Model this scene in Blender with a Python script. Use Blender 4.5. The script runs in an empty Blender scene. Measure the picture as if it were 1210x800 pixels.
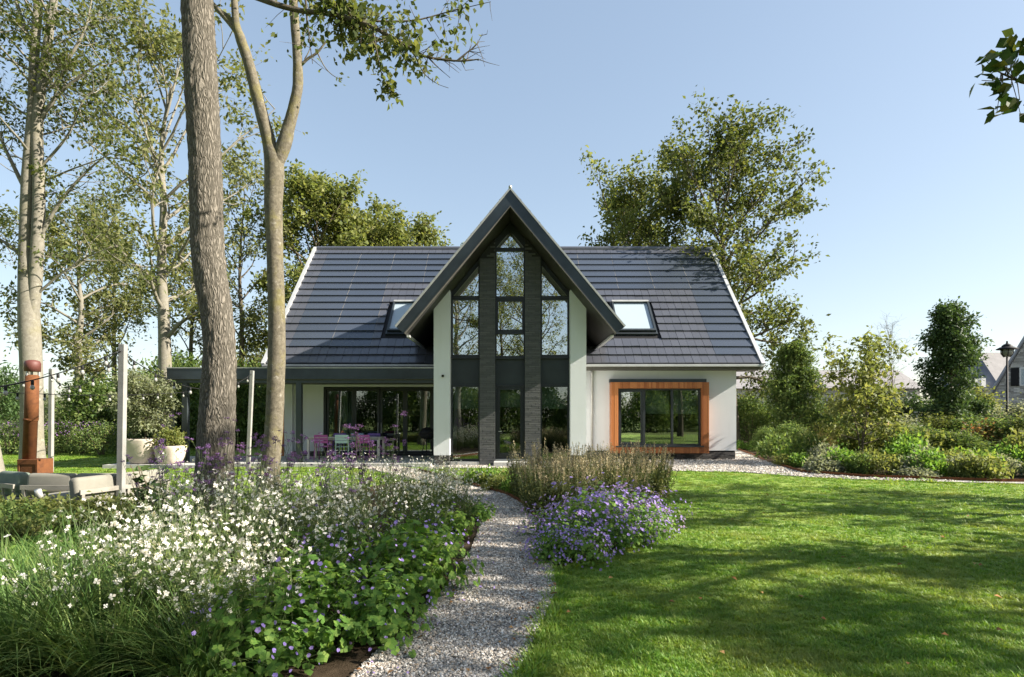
import bpy, math, random
import numpy as np
from mathutils import Vector, noise as mnoise

S = bpy.context.scene
COL = S.collection
PI = math.pi

# ------------------------------------------------------------------ camera, light, sky
F = 680.0                      # focal length in pixels of the 1210 px wide photograph
EYE = 1.65                     # eye height, horizon at row 490


def at(u, v, Y):
    """the point of the place that is seen at column u, row v of the photograph, Y metres ahead"""
    return Vector(((u - 605) / F * Y, Y, EYE + (490 - v) / F * Y))


def gx(u, Y):
    return (u - 605) / F * Y


def gz(v, Y):
    return EYE + (490 - v) / F * Y


cam_d = bpy.data.cameras.new("camera")
cam = bpy.data.objects.new("camera", cam_d)
COL.objects.link(cam)
cam.location = (0, 0, EYE)
cam.rotation_euler = (PI / 2, 0, 0)
cam_d.sensor_width = 36
cam_d.lens = F / 1210 * 36
cam_d.shift_y = 90 / 1210
cam_d.clip_start = 0.05
cam_d.clip_end = 3000
S.camera = cam

SUN = Vector((1, -0.13, 0.62)).normalized()          # towards the sun: low, from the right, a little in front of the house
sun_d = bpy.data.lights.new("sun", 'SUN')
sun = bpy.data.objects.new("sun", sun_d)
COL.objects.link(sun)
sun_d.energy = 4.6
sun_d.angle = math.radians(0.53)
sun_d.color = (1.0, 0.92, 0.80)
sun.location = (30, -4, 25)
sun.rotation_euler = (-SUN).to_track_quat('-Z', 'Y').to_euler()

W = bpy.data.worlds.new("World")
S.world = W
W.use_nodes = True
wn = W.node_tree.nodes
wl = W.node_tree.links
bg = wn["Background"]
sky = wn.new("ShaderNodeTexSky")
sky.sky_type = 'NISHITA'
sky.sun_disc = False
sky.sun_elevation = math.asin(SUN.z)
sky.sun_rotation = math.atan2(SUN.x, SUN.y)
sky.altitude = 0
sky.air_density = 1.0
sky.dust_density = 0.8
sky.ozone_density = 0.9
gm = wn.new("ShaderNodeGamma")
gm.inputs[1].default_value = 0.55
hs = wn.new("ShaderNodeHueSaturation")
hs.inputs['Saturation'].default_value = 1.15
wl.new(sky.outputs[0], gm.inputs[0])
wl.new(gm.outputs[0], hs.inputs['Color'])
wl.new(hs.outputs[0], bg.inputs[0])
bg.inputs[1].default_value = 0.120

S.view_settings.view_transform = 'Standard'
S.view_settings.look = 'None'
S.view_settings.gamma = 1
S.view_settings.exposure = 1.8
S.cycles.max_bounces = 7
S.cycles.diffuse_bounces = 3
S.cycles.glossy_bounces = 3
S.cycles.transmission_bounces = 4
S.cycles.transparent_max_bounces = 8
S.cycles.use_denoising = True

# ------------------------------------------------------------------ materials


class NT:
    def __init__(self, name):
        self.m = bpy.data.materials.new(name)
        self.m.use_nodes = True
        self.t = self.m.node_tree
        self.n = self.t.nodes
        self.b = self.n["Principled BSDF"]

    def new(self, kind, **kw):
        o = self.n.new("ShaderNode" + kind)
        for k, v in kw.items():
            setattr(o, k, v)
        return o

    def link(self, a, b):
        self.t.links.new(a, b)

    def coords(self, scale=(1, 1, 1), kind='Object'):
        c = self.new("TexCoord")
        mp = self.new("Mapping")
        mp.inputs['Scale'].default_value = scale
        self.link(c.outputs[kind], mp.inputs[0])
        return mp.outputs[0]

    def noise(self, vec, scale, detail=4, rough=0.6, dist=0.0):
        o = self.new("TexNoise")
        o.inputs['Scale'].default_value = scale
        o.inputs['Detail'].default_value = detail
        o.inputs['Roughness'].default_value = rough
        o.inputs['Distortion'].default_value = dist
        if vec is not None:
            self.link(vec, o.inputs['Vector'])
        return o.outputs['Fac']

    def ramp(self, fac, stops, interp='LINEAR'):
        r = self.new("ValToRGB")
        e = r.color_ramp.elements
        r.color_ramp.interpolation = interp
        while len(e) < len(stops):
            e.new(0.5)
        for i, (p, c) in enumerate(stops):
            e[i].position = p
            e[i].color = (*c, 1)
        self.link(fac, r.inputs[0])
        return r.outputs[0]

    def mix(self, fac, a, b, mode='MIX'):
        o = self.new("Mix", data_type='RGBA', blend_type=mode)
        for s, val in ((o.inputs[0], fac), (o.inputs[6], a), (o.inputs[7], b)):
            if hasattr(val, 'is_linked') or hasattr(val, 'links'):
                self.link(val, s)
            elif isinstance(val, (int, float)):
                s.default_value = val
            else:
                s.default_value = (*val, 1)
        return o.outputs[2]

    def math(self, op, a, b=0.0):
        o = self.new("Math", operation=op)
        for s, val in ((o.inputs[0], a), (o.inputs[1], b)):
            if isinstance(val, (int, float)):
                s.default_value = val
            else:
                self.link(val, s)
        return o.outputs[0]

    def bump(self, h, strength=0.3, dist=0.02):
        o = self.new("Bump")
        o.inputs['Strength'].default_value = strength
        o.inputs['Distance'].default_value = dist
        self.link(h, o.inputs['Height'])
        self.link(o.outputs[0], self.b.inputs['Normal'])
        return o.outputs[0]

    def set(self, col=None, rough=None, metal=None, spec=None):
        for key, val in (('Base Color', col), ('Roughness', rough), ('Metallic', metal), ('Specular IOR Level', spec)):
            if val is None:
                continue
            s = self.b.inputs[key]
            if hasattr(val, 'links'):
                self.link(val, s)
            elif isinstance(val, (int, float)):
                s.default_value = val
            else:
                s.default_value = (*val, 1)
        return self.m


def plain(name, col, rough=0.6, metal=0.0, var=0.15, scale=6, bump=0.0, bscale=60, spec=0.5, bdist=0.01):
    t = NT(name)
    c = t.coords()
    f = t.noise(c, scale, 5, 0.65)
    a = tuple(x * (1 - var) for x in col)
    b = tuple(min(1, x * (1 + var)) for x in col)
    t.set(t.ramp(f, [(0.3, a), (0.7, b)]), rough, metal, spec)
    if bump:
        t.bump(t.noise(c, bscale, 4, 0.7), bump, bdist)
    return t.m


def leafmat(name, stops, trans=0.42, rough=0.6, spec=0.2, clump=1.2):
    """foliage: each leaf its own tone, larger clumps drifting in hue, light passing through"""
    t = NT(name)
    g = t.new("NewGeometry")
    c = t.coords()
    nz = t.noise(c, clump, 3)
    f = t.math('ADD', t.math('MULTIPLY', g.outputs['Random Per Island'], 0.6), t.math('MULTIPLY', nz, 0.4))
    col = t.ramp(f, [(p_, tuple(min(0.9, k_ * (1.6 if max(q_) < 0.25 else 1.0)) for k_ in q_)) for p_, q_ in stops])
    t.set(col, rough, 0, spec)
    tr = t.new("BsdfTranslucent")
    bright = t.mix(1.0, col, (1.5, 1.45, 0.9), 'MULTIPLY')
    t.link(bright, tr.inputs[0])
    ms = t.new("MixShader")
    ms.inputs[0].default_value = trans
    t.link(t.b.outputs[0], ms.inputs[1])
    t.link(tr.outputs[0], ms.inputs[2])
    out = [n for n in t.n if n.type == 'OUTPUT_MATERIAL'][0]
    t.link(ms.outputs[0], out.inputs[0])
    return t.m


M = {}


def G(*a):
    return [(i / max(1, len(a) - 1) * 0.7 + 0.15, c) for i, c in enumerate(a)]


# foliage
M['leaf_mid'] = leafmat('leaf_mid', G((0.026, 0.038, 0.010), (0.054, 0.070, 0.019), (0.098, 0.102, 0.032)))
M['leaf_olive'] = leafmat('leaf_olive', G((0.050, 0.062, 0.022), (0.088, 0.100, 0.036), (0.125, 0.122, 0.052)))
M['leaf_yellow'] = leafmat('leaf_yellow', G((0.058, 0.078, 0.020), (0.098, 0.116, 0.034), (0.140, 0.142, 0.050)))
M['leaf_dark'] = leafmat('leaf_dark', G((0.018, 0.036, 0.012), (0.035, 0.062, 0.020), (0.060, 0.092, 0.032)), 0.25, 0.5)
M['leaf_shrub'] = leafmat('leaf_shrub', G((0.030, 0.055, 0.016), (0.060, 0.095, 0.026), (0.110, 0.135, 0.042)))
M['leaf_lime'] = leafmat('leaf_lime', G((0.055, 0.105, 0.015), (0.095, 0.165, 0.024), (0.160, 0.215, 0.040)), 0.4)
M['leaf_geranium'] = leafmat('leaf_geranium', G((0.038, 0.085, 0.016), (0.075, 0.145, 0.026), (0.140, 0.205, 0.042)), 0.45)
M['leaf_grey'] = leafmat('leaf_grey', G((0.070, 0.085, 0.055), (0.120, 0.135, 0.095), (0.190, 0.195, 0.150)))
M['leaf_willow'] = leafmat('leaf_willow', G((0.075, 0.090, 0.050), (0.115, 0.130, 0.075), (0.150, 0.160, 0.100)))
M['leaf_gaura'] = leafmat('leaf_gaura', G((0.035, 0.062, 0.016), (0.065, 0.100, 0.028), (0.135, 0.150, 0.045)), 0.3)
M['leaf_red'] = leafmat('leaf_red', G((0.075, 0.075, 0.025), (0.11, 0.075, 0.030), (0.15, 0.060, 0.030)), 0.35)
M['leaf_maple'] = leafmat('leaf_maple', G((0.013, 0.028, 0.007), (0.024, 0.044, 0.010), (0.075, 0.070, 0.014)), 0.3)
M['blade_long'] = leafmat('blade_long', G((0.030, 0.062, 0.016), (0.060, 0.110, 0.028), (0.130, 0.160, 0.050)), 0.3)
M['blade_dry'] = leafmat('blade_dry', G((0.22, 0.17, 0.08), (0.36, 0.28, 0.14), (0.45, 0.36, 0.20)), 0.3)
M['petal_white'] = leafmat('petal_white', G((0.46, 0.40, 0.34), (0.66, 0.64, 0.58), (0.78, 0.77, 0.72), (0.84, 0.80, 0.78)), 0.3, 0.6, 0.2)
M['petal_violet'] = leafmat('petal_violet', G((0.26, 0.18, 0.56), (0.37, 0.27, 0.66), (0.50, 0.38, 0.74)), 0.35, 0.6, 0.2)
M['petal_verbena'] = leafmat('petal_verbena', G((0.07, 0.035, 0.08), (0.15, 0.08, 0.20), (0.26, 0.15, 0.32)), 0.25, 0.7, 0.2)
M['seed_tan'] = leafmat('seed_tan', G((0.30, 0.25, 0.15), (0.46, 0.38, 0.24), (0.58, 0.49, 0.33)), 0.15, 0.8, 0.1)
M['stem_green'] = plain('stem_green', (0.065, 0.095, 0.030), 0.7)
M['stem_brown'] = plain('stem_brown', (0.085, 0.065, 0.035), 0.8)
M['leaf_fallen'] = leafmat('leaf_fallen', G((0.10, 0.045, 0.018), (0.17, 0.085, 0.030), (0.24, 0.15, 0.06)), 0.1, 0.8)


def grass_mat(name, stops):
    t = NT(name)
    oi = t.new("ObjectInfo")
    g = t.new("NewGeometry")
    f = t.math('ADD', t.math('MULTIPLY', oi.outputs['Random'], 0.45), t.math('MULTIPLY', g.outputs['Random Per Island'], 0.55))
    mp = t.new("Mapping")
    t.link(oi.outputs['Location'], mp.inputs[0])
    patch = t.ramp(t.noise(mp.outputs[0], 0.8, 4, 0.7), [(0.46, (0, 0, 0)), (0.68, (1, 1, 1))])
    col = t.mix(t.math('MULTIPLY', patch, 0.6), t.ramp(f, stops), (0.30, 0.31, 0.075))
    t.set(col, 0.5, 0, 0.3)
    tr = t.new("BsdfTranslucent")
    t.link(t.mix(1.0, col, (1.45, 1.35, 0.8), 'MULTIPLY'), tr.inputs[0])
    ms = t.new("MixShader")
    ms.inputs[0].default_value = 0.35
    t.link(t.b.outputs[0], ms.inputs[1])
    t.link(tr.outputs[0], ms.inputs[2])
    out = [n for n in t.n if n.type == 'OUTPUT_MATERIAL'][0]
    t.link(ms.outputs[0], out.inputs[0])
    return t.m


M['grass'] = grass_mat('grass', G((0.082, 0.185, 0.018), (0.145, 0.285, 0.032), (0.280, 0.355, 0.075)))

t = NT('lawn_sheet')
c = t.coords()
f = t.noise(c, 3.0, 6, 0.7)
f2 = t.noise(c, 0.35, 3)
col = t.mix(t.math('MULTIPLY', f2, 0.6), t.ramp(f, [(0.25, (0.095, 0.190, 0.024)), (0.75, (0.185, 0.295, 0.046))]), (0.31, 0.33, 0.09))
t.set(col, 0.85, 0, 0.2)
t.bump(t.noise(c, 90, 3, 0.8), 0.6, 0.03)
M['lawn'] = t.m

t = NT('field')
c = t.coords()
col = t.ramp(t.noise(c, 0.06, 6, 0.7), [(0.3, (0.085, 0.120, 0.030)), (0.7, (0.150, 0.185, 0.055))])
t.set(col, 0.9, 0, 0.15)
t.bump(t.noise(c, 30, 3, 0.8), 0.5, 0.05)
M['field'] = t.m

t = NT('soil')
c = t.coords()
col = t.ramp(t.noise(c, 9, 6, 0.75), [(0.3, (0.028, 0.020, 0.012)), (0.7, (0.085, 0.062, 0.040))])
t.set(col, 0.95, 0, 0.1)
t.bump(t.noise(c, 45, 5, 0.8), 0.8, 0.04)
M['soil'] = t.m

t = NT('gravel_bed')
c = t.coords()
vo = t.new("TexVoronoi")
vo.inputs['Scale'].default_value = 55
t.link(c, vo.inputs['Vector'])
col = t.mix(0.75, t.ramp(t.noise(c, 1.2, 4), [(0.3, (0.27, 0.24, 0.20)), (0.7, (0.42, 0.38, 0.325))]),
            t.ramp(vo.outputs['Color'], [(0.1, (0.17, 0.165, 0.155)), (0.5, (0.40, 0.385, 0.36)), (0.9, (0.62, 0.60, 0.56))]))
t.set(col, 0.9, 0, 0.2)
t.bump(t.math('SUBTRACT', 1.0, vo.outputs['Distance']), 0.7, 0.02)
M['gravel_bed'] = t.m

t = NT('pebble')
oi = t.new("ObjectInfo")
c = t.coords()
col = t.ramp(oi.outputs['Random'], [(0.0, (0.12, 0.115, 0.11)), (0.25, (0.28, 0.26, 0.235)), (0.5, (0.42, 0.385, 0.335)), (0.62, (0.36, 0.28, 0.20)),
                                    (0.8, (0.55, 0.51, 0.455)), (1.0, (0.72, 0.69, 0.64))])
t.set(col, 0.75, 0, 0.3)
M['pebble'] = t.m

# building
def stucco(name, col):
    t = NT(name)
    c = t.coords()
    big = t.noise(c, 0.9, 5, 0.6)
    a = tuple(x * 0.95 for x in col)
    st = t.noise(t.coords((3.0, 3.0, 0.25)), 2.2, 5, 0.75)
    stain = t.ramp(st, [(0.52, (0, 0, 0)), (0.78, (1, 1, 1))])
    t.set(t.mix(t.math('MULTIPLY', stain, 0.16), t.ramp(big, [(0.3, a), (0.7, col)]), tuple(x * y for x, y in zip(col, (0.62, 0.60, 0.54)))), 0.9, 0, 0.2)
    t.bump(t.noise(c, 90, 4, 0.75), 0.25, 0.006)
    return t.m


M['stucco'] = stucco('stucco', (0.64, 0.66, 0.67))
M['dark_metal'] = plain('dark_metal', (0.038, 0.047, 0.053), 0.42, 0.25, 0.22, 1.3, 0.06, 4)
M['fascia'] = plain('fascia', (0.038, 0.048, 0.056), 0.30, 0.45, 0.30, 1.1, 0.10, 3)
M['frame'] = plain('frame', (0.020, 0.024, 0.028), 0.38, 0.1, 0.12, 4)
M['panel'] = plain('panel', (0.024, 0.031, 0.035), 0.5, 0.1, 0.15, 2)
M['light_metal'] = plain('light_metal', (0.52, 0.53, 0.53), 0.38, 0.35, 0.10, 3)
M['zinc'] = plain('zinc', (0.42, 0.42, 0.40), 0.45, 0.4, 0.14, 4)
M['soffit'] = plain('soffit', (0.085, 0.080, 0.070), 0.7, 0.0, 0.18, 3)
M['soffit_dark'] = plain('soffit_dark', (0.032, 0.031, 0.029), 0.5, 0.1, 0.25, 2)
M['black'] = plain('black', (0.012, 0.012, 0.013), 0.65, spec=0.25)
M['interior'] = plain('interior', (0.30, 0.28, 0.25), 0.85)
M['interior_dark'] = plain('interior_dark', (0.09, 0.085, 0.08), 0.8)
M['floor_wood'] = plain('floor_wood', (0.16, 0.11, 0.07), 0.45)
M['curtain'] = plain('curtain', (0.34, 0.40, 0.36), 0.9, 0, 0.1, 3)
M['blind'] = plain('blind', (0.22, 0.27, 0.22), 0.9, 0, 0.08, 3)
M['concrete'] = plain('concrete', (0.40, 0.395, 0.375), 0.85, 0, 0.12, 4, 0.2, 60)
M['planter'] = plain('planter', (0.46, 0.40, 0.335), 0.75, 0, 0.09, 5, 0.12, 40)
M['cushion'] = plain('cushion', (0.19, 0.182, 0.150), 0.95, 0, 0.08, 6, 0.15, 200)
M['cushion_green'] = plain('cushion_green', (0.12, 0.15, 0.12), 0.95, 0, 0.12, 6)
M['teak'] = plain('teak', (0.24, 0.222, 0.19), 0.8, 0, 0.15, 5, 0.1, 50)
M['post_wood'] = plain('post_wood', (0.24, 0.235, 0.22), 0.8, 0, 0.15, 6, 0.15, 60)
M['shaded_slate'] = plain('shaded_slate', (0.11, 0.12, 0.15), 0.6, 0, 0.2, 2)  # slate with the blue shade of one house side in its colour
M['far_roof'] = plain('far_roof', (0.21, 0.20, 0.20), 0.8, 0, 0.15, 2)
M['far_white'] = plain('far_white', (0.72, 0.72, 0.70), 0.7)

t = NT('corten')
c = t.coords()
col = t.ramp(t.noise(c, 7, 8, 0.75, 0.6), [(0.25, (0.060, 0.025, 0.013)), (0.55, (0.135, 0.052, 0.020)), (0.8, (0.20, 0.082, 0.032))])
t.set(col, 0.85, 0, 0.2)
t.bump(t.noise(c, 80, 5, 0.7), 0.25, 0.006)
M['corten'] = t.m

t = NT('cedar')
g = t.new("NewGeometry")
c = t.coords((30, 30, 1.5))
fr = t.noise(c, 3, 5, 0.7)
f = t.math('ADD', t.math('MULTIPLY', g.outputs['Random Per Island'], 0.55), t.math('MULTIPLY', fr, 0.45))
t.set(t.ramp(f, [(0.2, (0.25, 0.075, 0.022)), (0.5, (0.36, 0.125, 0.038)), (0.8, (0.46, 0.18, 0.06))]), 0.45, 0, 0.4)
M['cedar'] = t.m


def brickmat(name, stops, rough=0.75):
    t = NT(name)
    g = t.new("NewGeometry")
    c = t.coords()
    f = t.math('ADD', t.math('MULTIPLY', g.outputs['Random Per Island'], 0.7), t.math('MULTIPLY', t.noise(c, 25, 5), 0.3))
    t.set(t.ramp(f, stops), rough, 0, 0.3)
    t.bump(t.noise(c, 70, 4, 0.8), 0.4, 0.008)
    return t.m


M['brick_dark'] = brickmat('brick_dark', G((0.074, 0.076, 0.078), (0.086, 0.088, 0.089), (0.104, 0.105, 0.105)))
M['mortar_dark'] = plain('mortar_dark', (0.030, 0.030, 0.030), 0.95)
M['brick_plinth'] = brickmat('brick_plinth', G((0.055, 0.053, 0.050), (0.085, 0.081, 0.077), (0.130, 0.122, 0.115)))
M['brick_far'] = brickmat('brick_far', G((0.26, 0.245, 0.225), (0.46, 0.44, 0.41), (0.66, 0.64, 0.60)))
M['mortar_far'] = plain('mortar_far', (0.52, 0.50, 0.47), 0.95)

# roof tiles: one tone per tile
def tilemat(name, a, b, rough, spec=0.5):
    t = NT(name)
    oi = t.new("ObjectInfo")
    g = t.new("NewGeometry")
    c = t.coords()
    f = t.math('ADD', t.math('MULTIPLY', oi.outputs['Random'], 0.5), t.math('MULTIPLY', g.outputs['Random Per Island'], 0.5))
    t.set(t.mix(f, a, b), t.math('ADD', rough - 0.05, t.math('MULTIPLY', t.noise(c, 3, 5), 0.1)), 0, spec)
    t.bump(t.noise(c, 5, 4), 0.12, 0.01)
    return t.m


M['tile'] = tilemat('tile', (0.056, 0.060, 0.074), (0.078, 0.082, 0.098), 0.30, 0.8)
M['solar'] = tilemat('solar', (0.036, 0.046, 0.066), (0.052, 0.063, 0.085), 0.26, 0.9)
M['solar_gap'] = plain('solar_gap', (0.17, 0.16, 0.14), 0.5)


def glass(name, base, wav=0.004):
    """window glass: clear with a mirror coat"""
    t = NT(name)
    gl = t.new("BsdfGlossy")
    gl.inputs['Roughness'].default_value = 0.0
    gl.inputs['Color'].default_value = (0.92, 0.96, 1.0, 1)
    tr = t.new("BsdfTransparent")
    tr.inputs[0].default_value = (0.78, 0.84, 0.80, 1)
    fr = t.new("Fresnel")
    fr.inputs[0].default_value = 1.5
    c = t.coords()
    bm = t.new("Bump")
    bm.inputs['Strength'].default_value = 0.12
    bm.inputs['Distance'].default_value = wav
    t.link(t.noise(c, 1.6, 2), bm.inputs['Height'])
    t.link(bm.outputs[0], gl.inputs['Normal'])
    f = t.math('MINIMUM', t.math('ADD', fr.outputs[0], base), 1.0)
    ms = t.new("MixShader")
    t.link(f, ms.inputs[0])
    t.link(tr.outputs[0], ms.inputs[1])
    t.link(gl.outputs[0], ms.inputs[2])
    out = [n for n in t.n if n.type == 'OUTPUT_MATERIAL'][0]
    t.link(ms.outputs[0], out.inputs[0])
    return t.m


M['glass'] = glass('glass', 0.11)
M['glass_upper'] = glass('glass_upper', 0.42)
M['glass_lamp'] = plain('glass_lamp', (0.26, 0.26, 0.24), 0.15)
t = NT('skylight_glass')
t.set((0.35, 0.42, 0.46), 0.06, 0.0, 1.0)
M['skylight'] = t.m


def bark(name, cols, vscale, strength, moss=0.0):
    t = NT(name)
    c = t.coords((1, 1, vscale))
    f = t.noise(c, 14, 8, 0.72, 0.8)
    col = t.ramp(f, [(0.28, cols[0]), (0.5, cols[1]), (0.75, cols[2])])
    c2 = t.coords()
    if moss:
        col = t.mix(t.math('MULTIPLY', t.ramp(t.noise(c2, 2.2, 5, 0.7), [(0.5, (0, 0, 0)), (0.75, (1, 1, 1))]), moss), col, (0.20, 0.18, 0.035))
        col = t.mix(t.math('MULTIPLY', t.ramp(t.noise(c2, 9, 4, 0.7), [(0.6, (0, 0, 0)), (0.72, (1, 1, 1))]), 0.5), col, (0.42, 0.40, 0.34))
    t.set(col, 0.9, 0, 0.15)
    t.bump(t.noise(c, 22, 6, 0.75, 0.5), strength, 0.03)
    return t.m


def furrowed(name):
    t = NT(name)
    c = t.coords((1, 1, 0.20))
    d = t.noise(c, 7, 4, 0.7)
    w_ = t.new("VectorMath", operation='ADD')
    sc_ = t.new("VectorMath", operation='SCALE')
    sc_.inputs['Scale'].default_value = 0.16
    nn = t.new("TexNoise")
    nn.inputs['Scale'].default_value = 9
    t.link(c, nn.inputs['Vector'])
    t.link(nn.outputs['Color'], sc_.inputs[0])
    t.link(c, w_.inputs[0])
    t.link(sc_.outputs[0], w_.inputs[1])
    vo = t.new("TexVoronoi", feature='DISTANCE_TO_EDGE')
    vo.inputs['Scale'].default_value = 33
    t.link(w_.outputs[0], vo.inputs['Vector'])
    plate = t.ramp(vo.outputs[0], [(0.0, (0, 0, 0)), (0.30, (1, 1, 1))])
    fine = t.noise(t.coords((1, 1, 0.5)), 55, 6, 0.8)
    h = t.math('ADD', t.math('MULTIPLY', plate, 0.75), t.math('MULTIPLY', fine, 0.5))
    col = t.ramp(h, [(0.15, (0.030, 0.026, 0.021)), (0.55, (0.110, 0.096, 0.078)), (1.0, (0.22, 0.195, 0.165))])
    t.set(t.mix(t.math('MULTIPLY', d, 0.5), col, (0.16, 0.15, 0.12)), 0.95, 0, 0.1)
    t.bump(h, 0.8, 0.028)
    return t.m


M['bark_rough'] = furrowed('bark_rough')
M['bark_old'] = bark('bark_old', ((0.050, 0.042, 0.034), (0.17, 0.145, 0.115), (0.32, 0.275, 0.225)), 0.28, 0.7)
M['bark_smooth'] = bark('bark_smooth', ((0.055, 0.048, 0.034), (0.125, 0.110, 0.080), (0.21, 0.19, 0.145)), 0.8, 0.4, 0.6)
M['bark_pale'] = bark('bark_pale', ((0.12, 0.11, 0.088), (0.185, 0.172, 0.14), (0.24, 0.226, 0.19)), 0.8, 0.2, 0.25)
M['bark_dark'] = bark('bark_dark', ((0.050, 0.042, 0.030), (0.10, 0.085, 0.062), (0.16, 0.14, 0.105)), 0.4, 0.4)

# ------------------------------------------------------------------ mesh helpers


class MB:
    def __init__(self):
        self.v = []
        self.f = []

    def add(self, vs, fs):
        n = len(self.v)
        self.v.extend([tuple(p) for p in vs])
        self.f.extend([tuple(i + n for i in q) for q in fs])
        return self

    def hexa(self, p):
        return self.add(p, [(0, 3, 2, 1), (4, 5, 6, 7), (0, 1, 5, 4), (1, 2, 6, 5), (2, 3, 7, 6), (3, 0, 4, 7)])

    def box(self, x0, x1, y0, y1, z0, z1):
        return self.hexa([(x0, y0, z0), (x1, y0, z0), (x1, y1, z0), (x0, y1, z0), (x0, y0, z1), (x1, y0, z1), (x1, y1, z1), (x0, y1, z1)])

    def prism(self, A, B):
        n = len(A)
        return self.add(list(A) + list(B), [tuple(range(n))] + [tuple(range(2 * n - 1, n - 1, -1))] +
                        [((i + 1) % n, i, i + n, (i + 1) % n + n) for i in range(n)])

    def slab(self, poly, y0, y1):
        """polygon in x,z extruded along y"""
        return self.prism([(x, y0, z) for x, z in poly], [(x, y1, z) for x, z in poly])

    def ring(self, outer, inner, y0, y1):
        """a frame: outer and inner polygons in x,z, from y0 (front) to y1"""
        n = len(outer)
        V = [(x, y0, z) for x, z in outer] + [(x, y0, z) for x, z in inner] + [(x, y1, z) for x, z in outer] + [(x, y1, z) for x, z in inner]
        Fc = []
        for i in range(n):
            j = (i + 1) % n
            Fc += [(i, j, n + j, n + i), (2 * n + j, 2 * n + i, 3 * n + i, 3 * n + j), (j, i, 2 * n + i, 2 * n + j), (n + i, n + j, 3 * n + j, 3 * n + i)]
        return self.add(V, Fc)

    def tube(self, pts, rad, n=8, cap=True):
        pts = [Vector(p) for p in pts]
        if isinstance(rad, (int, float)):
            rad = [rad] * len(pts)
        base = len(self.v)
        up = None
        for i, p in enumerate(pts):
            d = (pts[min(i + 1, len(pts) - 1)] - pts[max(i - 1, 0)])
            if d.length < 1e-9:
                d = Vector((0, 0, 1))
            d.normalize()
            if up is None:
                up = Vector((1, 0, 0)) if abs(d.x) < 0.9 else Vector((0, 1, 0))
            up = (up - d * up.dot(d))
            if up.length < 1e-6:
                up = d.orthogonal()
            up.normalize()
            s = d.cross(up)
            for k in range(n):
                a = 2 * PI * k / n
                q = p + (up * math.cos(a) + s * math.sin(a)) * rad[i]
                self.v.append((q.x, q.y, q.z))
        for i in range(len(pts) - 1):
            for k in range(n):
                a = base + i * n + k
                b = base + i * n + (k + 1) % n
                self.f.append((a, b, b + n, a + n))
        if cap:
            self.f.append(tuple(base + k for k in range(n))[::-1])
            e = base + (len(pts) - 1) * n
            self.f.append(tuple(e + k for k in range(n)))
        return self

    def bar(self, a, b, w, h):
        """a rectangular bar from a to b"""
        a, b = Vector(a), Vector(b)
        d = (b - a).normalized()
        s = d.cross(Vector((0, 0, 1)))
        if s.length < 1e-4:
            s = Vector((1, 0, 0))
        s.normalize()
        u = s.cross(d)
        P = []
        for q in (a, b):
            for i, j in ((-1, -1), (1, -1), (1, 1), (-1, 1)):
                P.append(q + s * (i * w / 2) + u * (j * h / 2))
        return self.hexa(P)

    def lathe(self, prof, n=24, c=(0, 0, 0)):
        base = len(self.v)
        for r, z in prof:
            for k in range(n):
                a = 2 * PI * k / n
                self.v.append((c[0] + r * math.cos(a), c[1] + r * math.sin(a), c[2] + z))
        for i in range(len(prof) - 1):
            for k in range(n):
                a = base + i * n + k
                b = base + i * n + (k + 1) % n
                self.f.append((a, b, b + n, a + n))
        self.f.append(tuple(base + k for k in range(n))[::-1])
        e = base + (len(prof) - 1) * n
        self.f.append(tuple(e + k for k in range(n)))
        return self

    def mesh(self, name, smooth=False):
        me = bpy.data.meshes.new(name)
        me.from_pydata(self.v, [], self.f)
        if smooth:
            me.polygons.foreach_set("use_smooth", [True] * len(me.polygons))
        me.update()
        return me


def np_mesh(name, V, F4, smooth=False):
    """fast quads"""
    me = bpy.data.meshes.new(name)
    V = np.asarray(V, dtype=np.float32)
    F4 = np.asarray(F4, dtype=np.int32)
    me.vertices.add(len(V))
    me.vertices.foreach_set("co", V.ravel())
    me.loops.add(F4.size)
    me.loops.foreach_set("vertex_index", F4.ravel())
    me.polygons.add(len(F4))
    me.polygons.foreach_set("loop_start", np.arange(0, F4.size, 4, dtype=np.int32))
    if smooth:
        me.polygons.foreach_set("use_smooth", np.ones(len(F4), dtype=bool))
    me.update(calc_edges=True)
    return me


def link(name, me, mat, parent=None, **props):
    o = bpy.data.objects.new(name, me)
    COL.objects.link(o)
    if mat is not None and me is not None and not me.materials:
        me.materials.append(mat)
    if parent is not None:
        o.parent = parent
    for k, v in props.items():
        o[k] = v
    return o


def part(name, mb, mat, parent, smooth=False, bevel=0.0, **props):
    o = link(name, mb.mesh(name, smooth), mat, parent, **props)
    if bevel:
        b = o.modifiers.new("bevel", 'BEVEL')
        b.width = bevel
        b.segments = 2
        b.limit_method = 'ANGLE'
    return o


def thing(name, label, cat, loc=(0, 0, 0), rot=0.0, group=None, scale=1.0):
    o = link(name, None, None)
    o.empty_display_size = 0.2
    o.location = loc
    o.rotation_euler = (0, 0, rot)
    o.scale = (scale,) * 3
    o['label'] = label
    o['category'] = cat
    if group:
        o['group'] = group
    return o


def tag(o, label, cat, group=None, kind=None):
    o['label'] = label
    o['category'] = cat
    if group:
        o['group'] = group
    if kind:
        o['kind'] = kind
    return o


def struct(name, mb, mat, smooth=False):
    return part(name, mb, mat, None, smooth, kind='structure')


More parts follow.
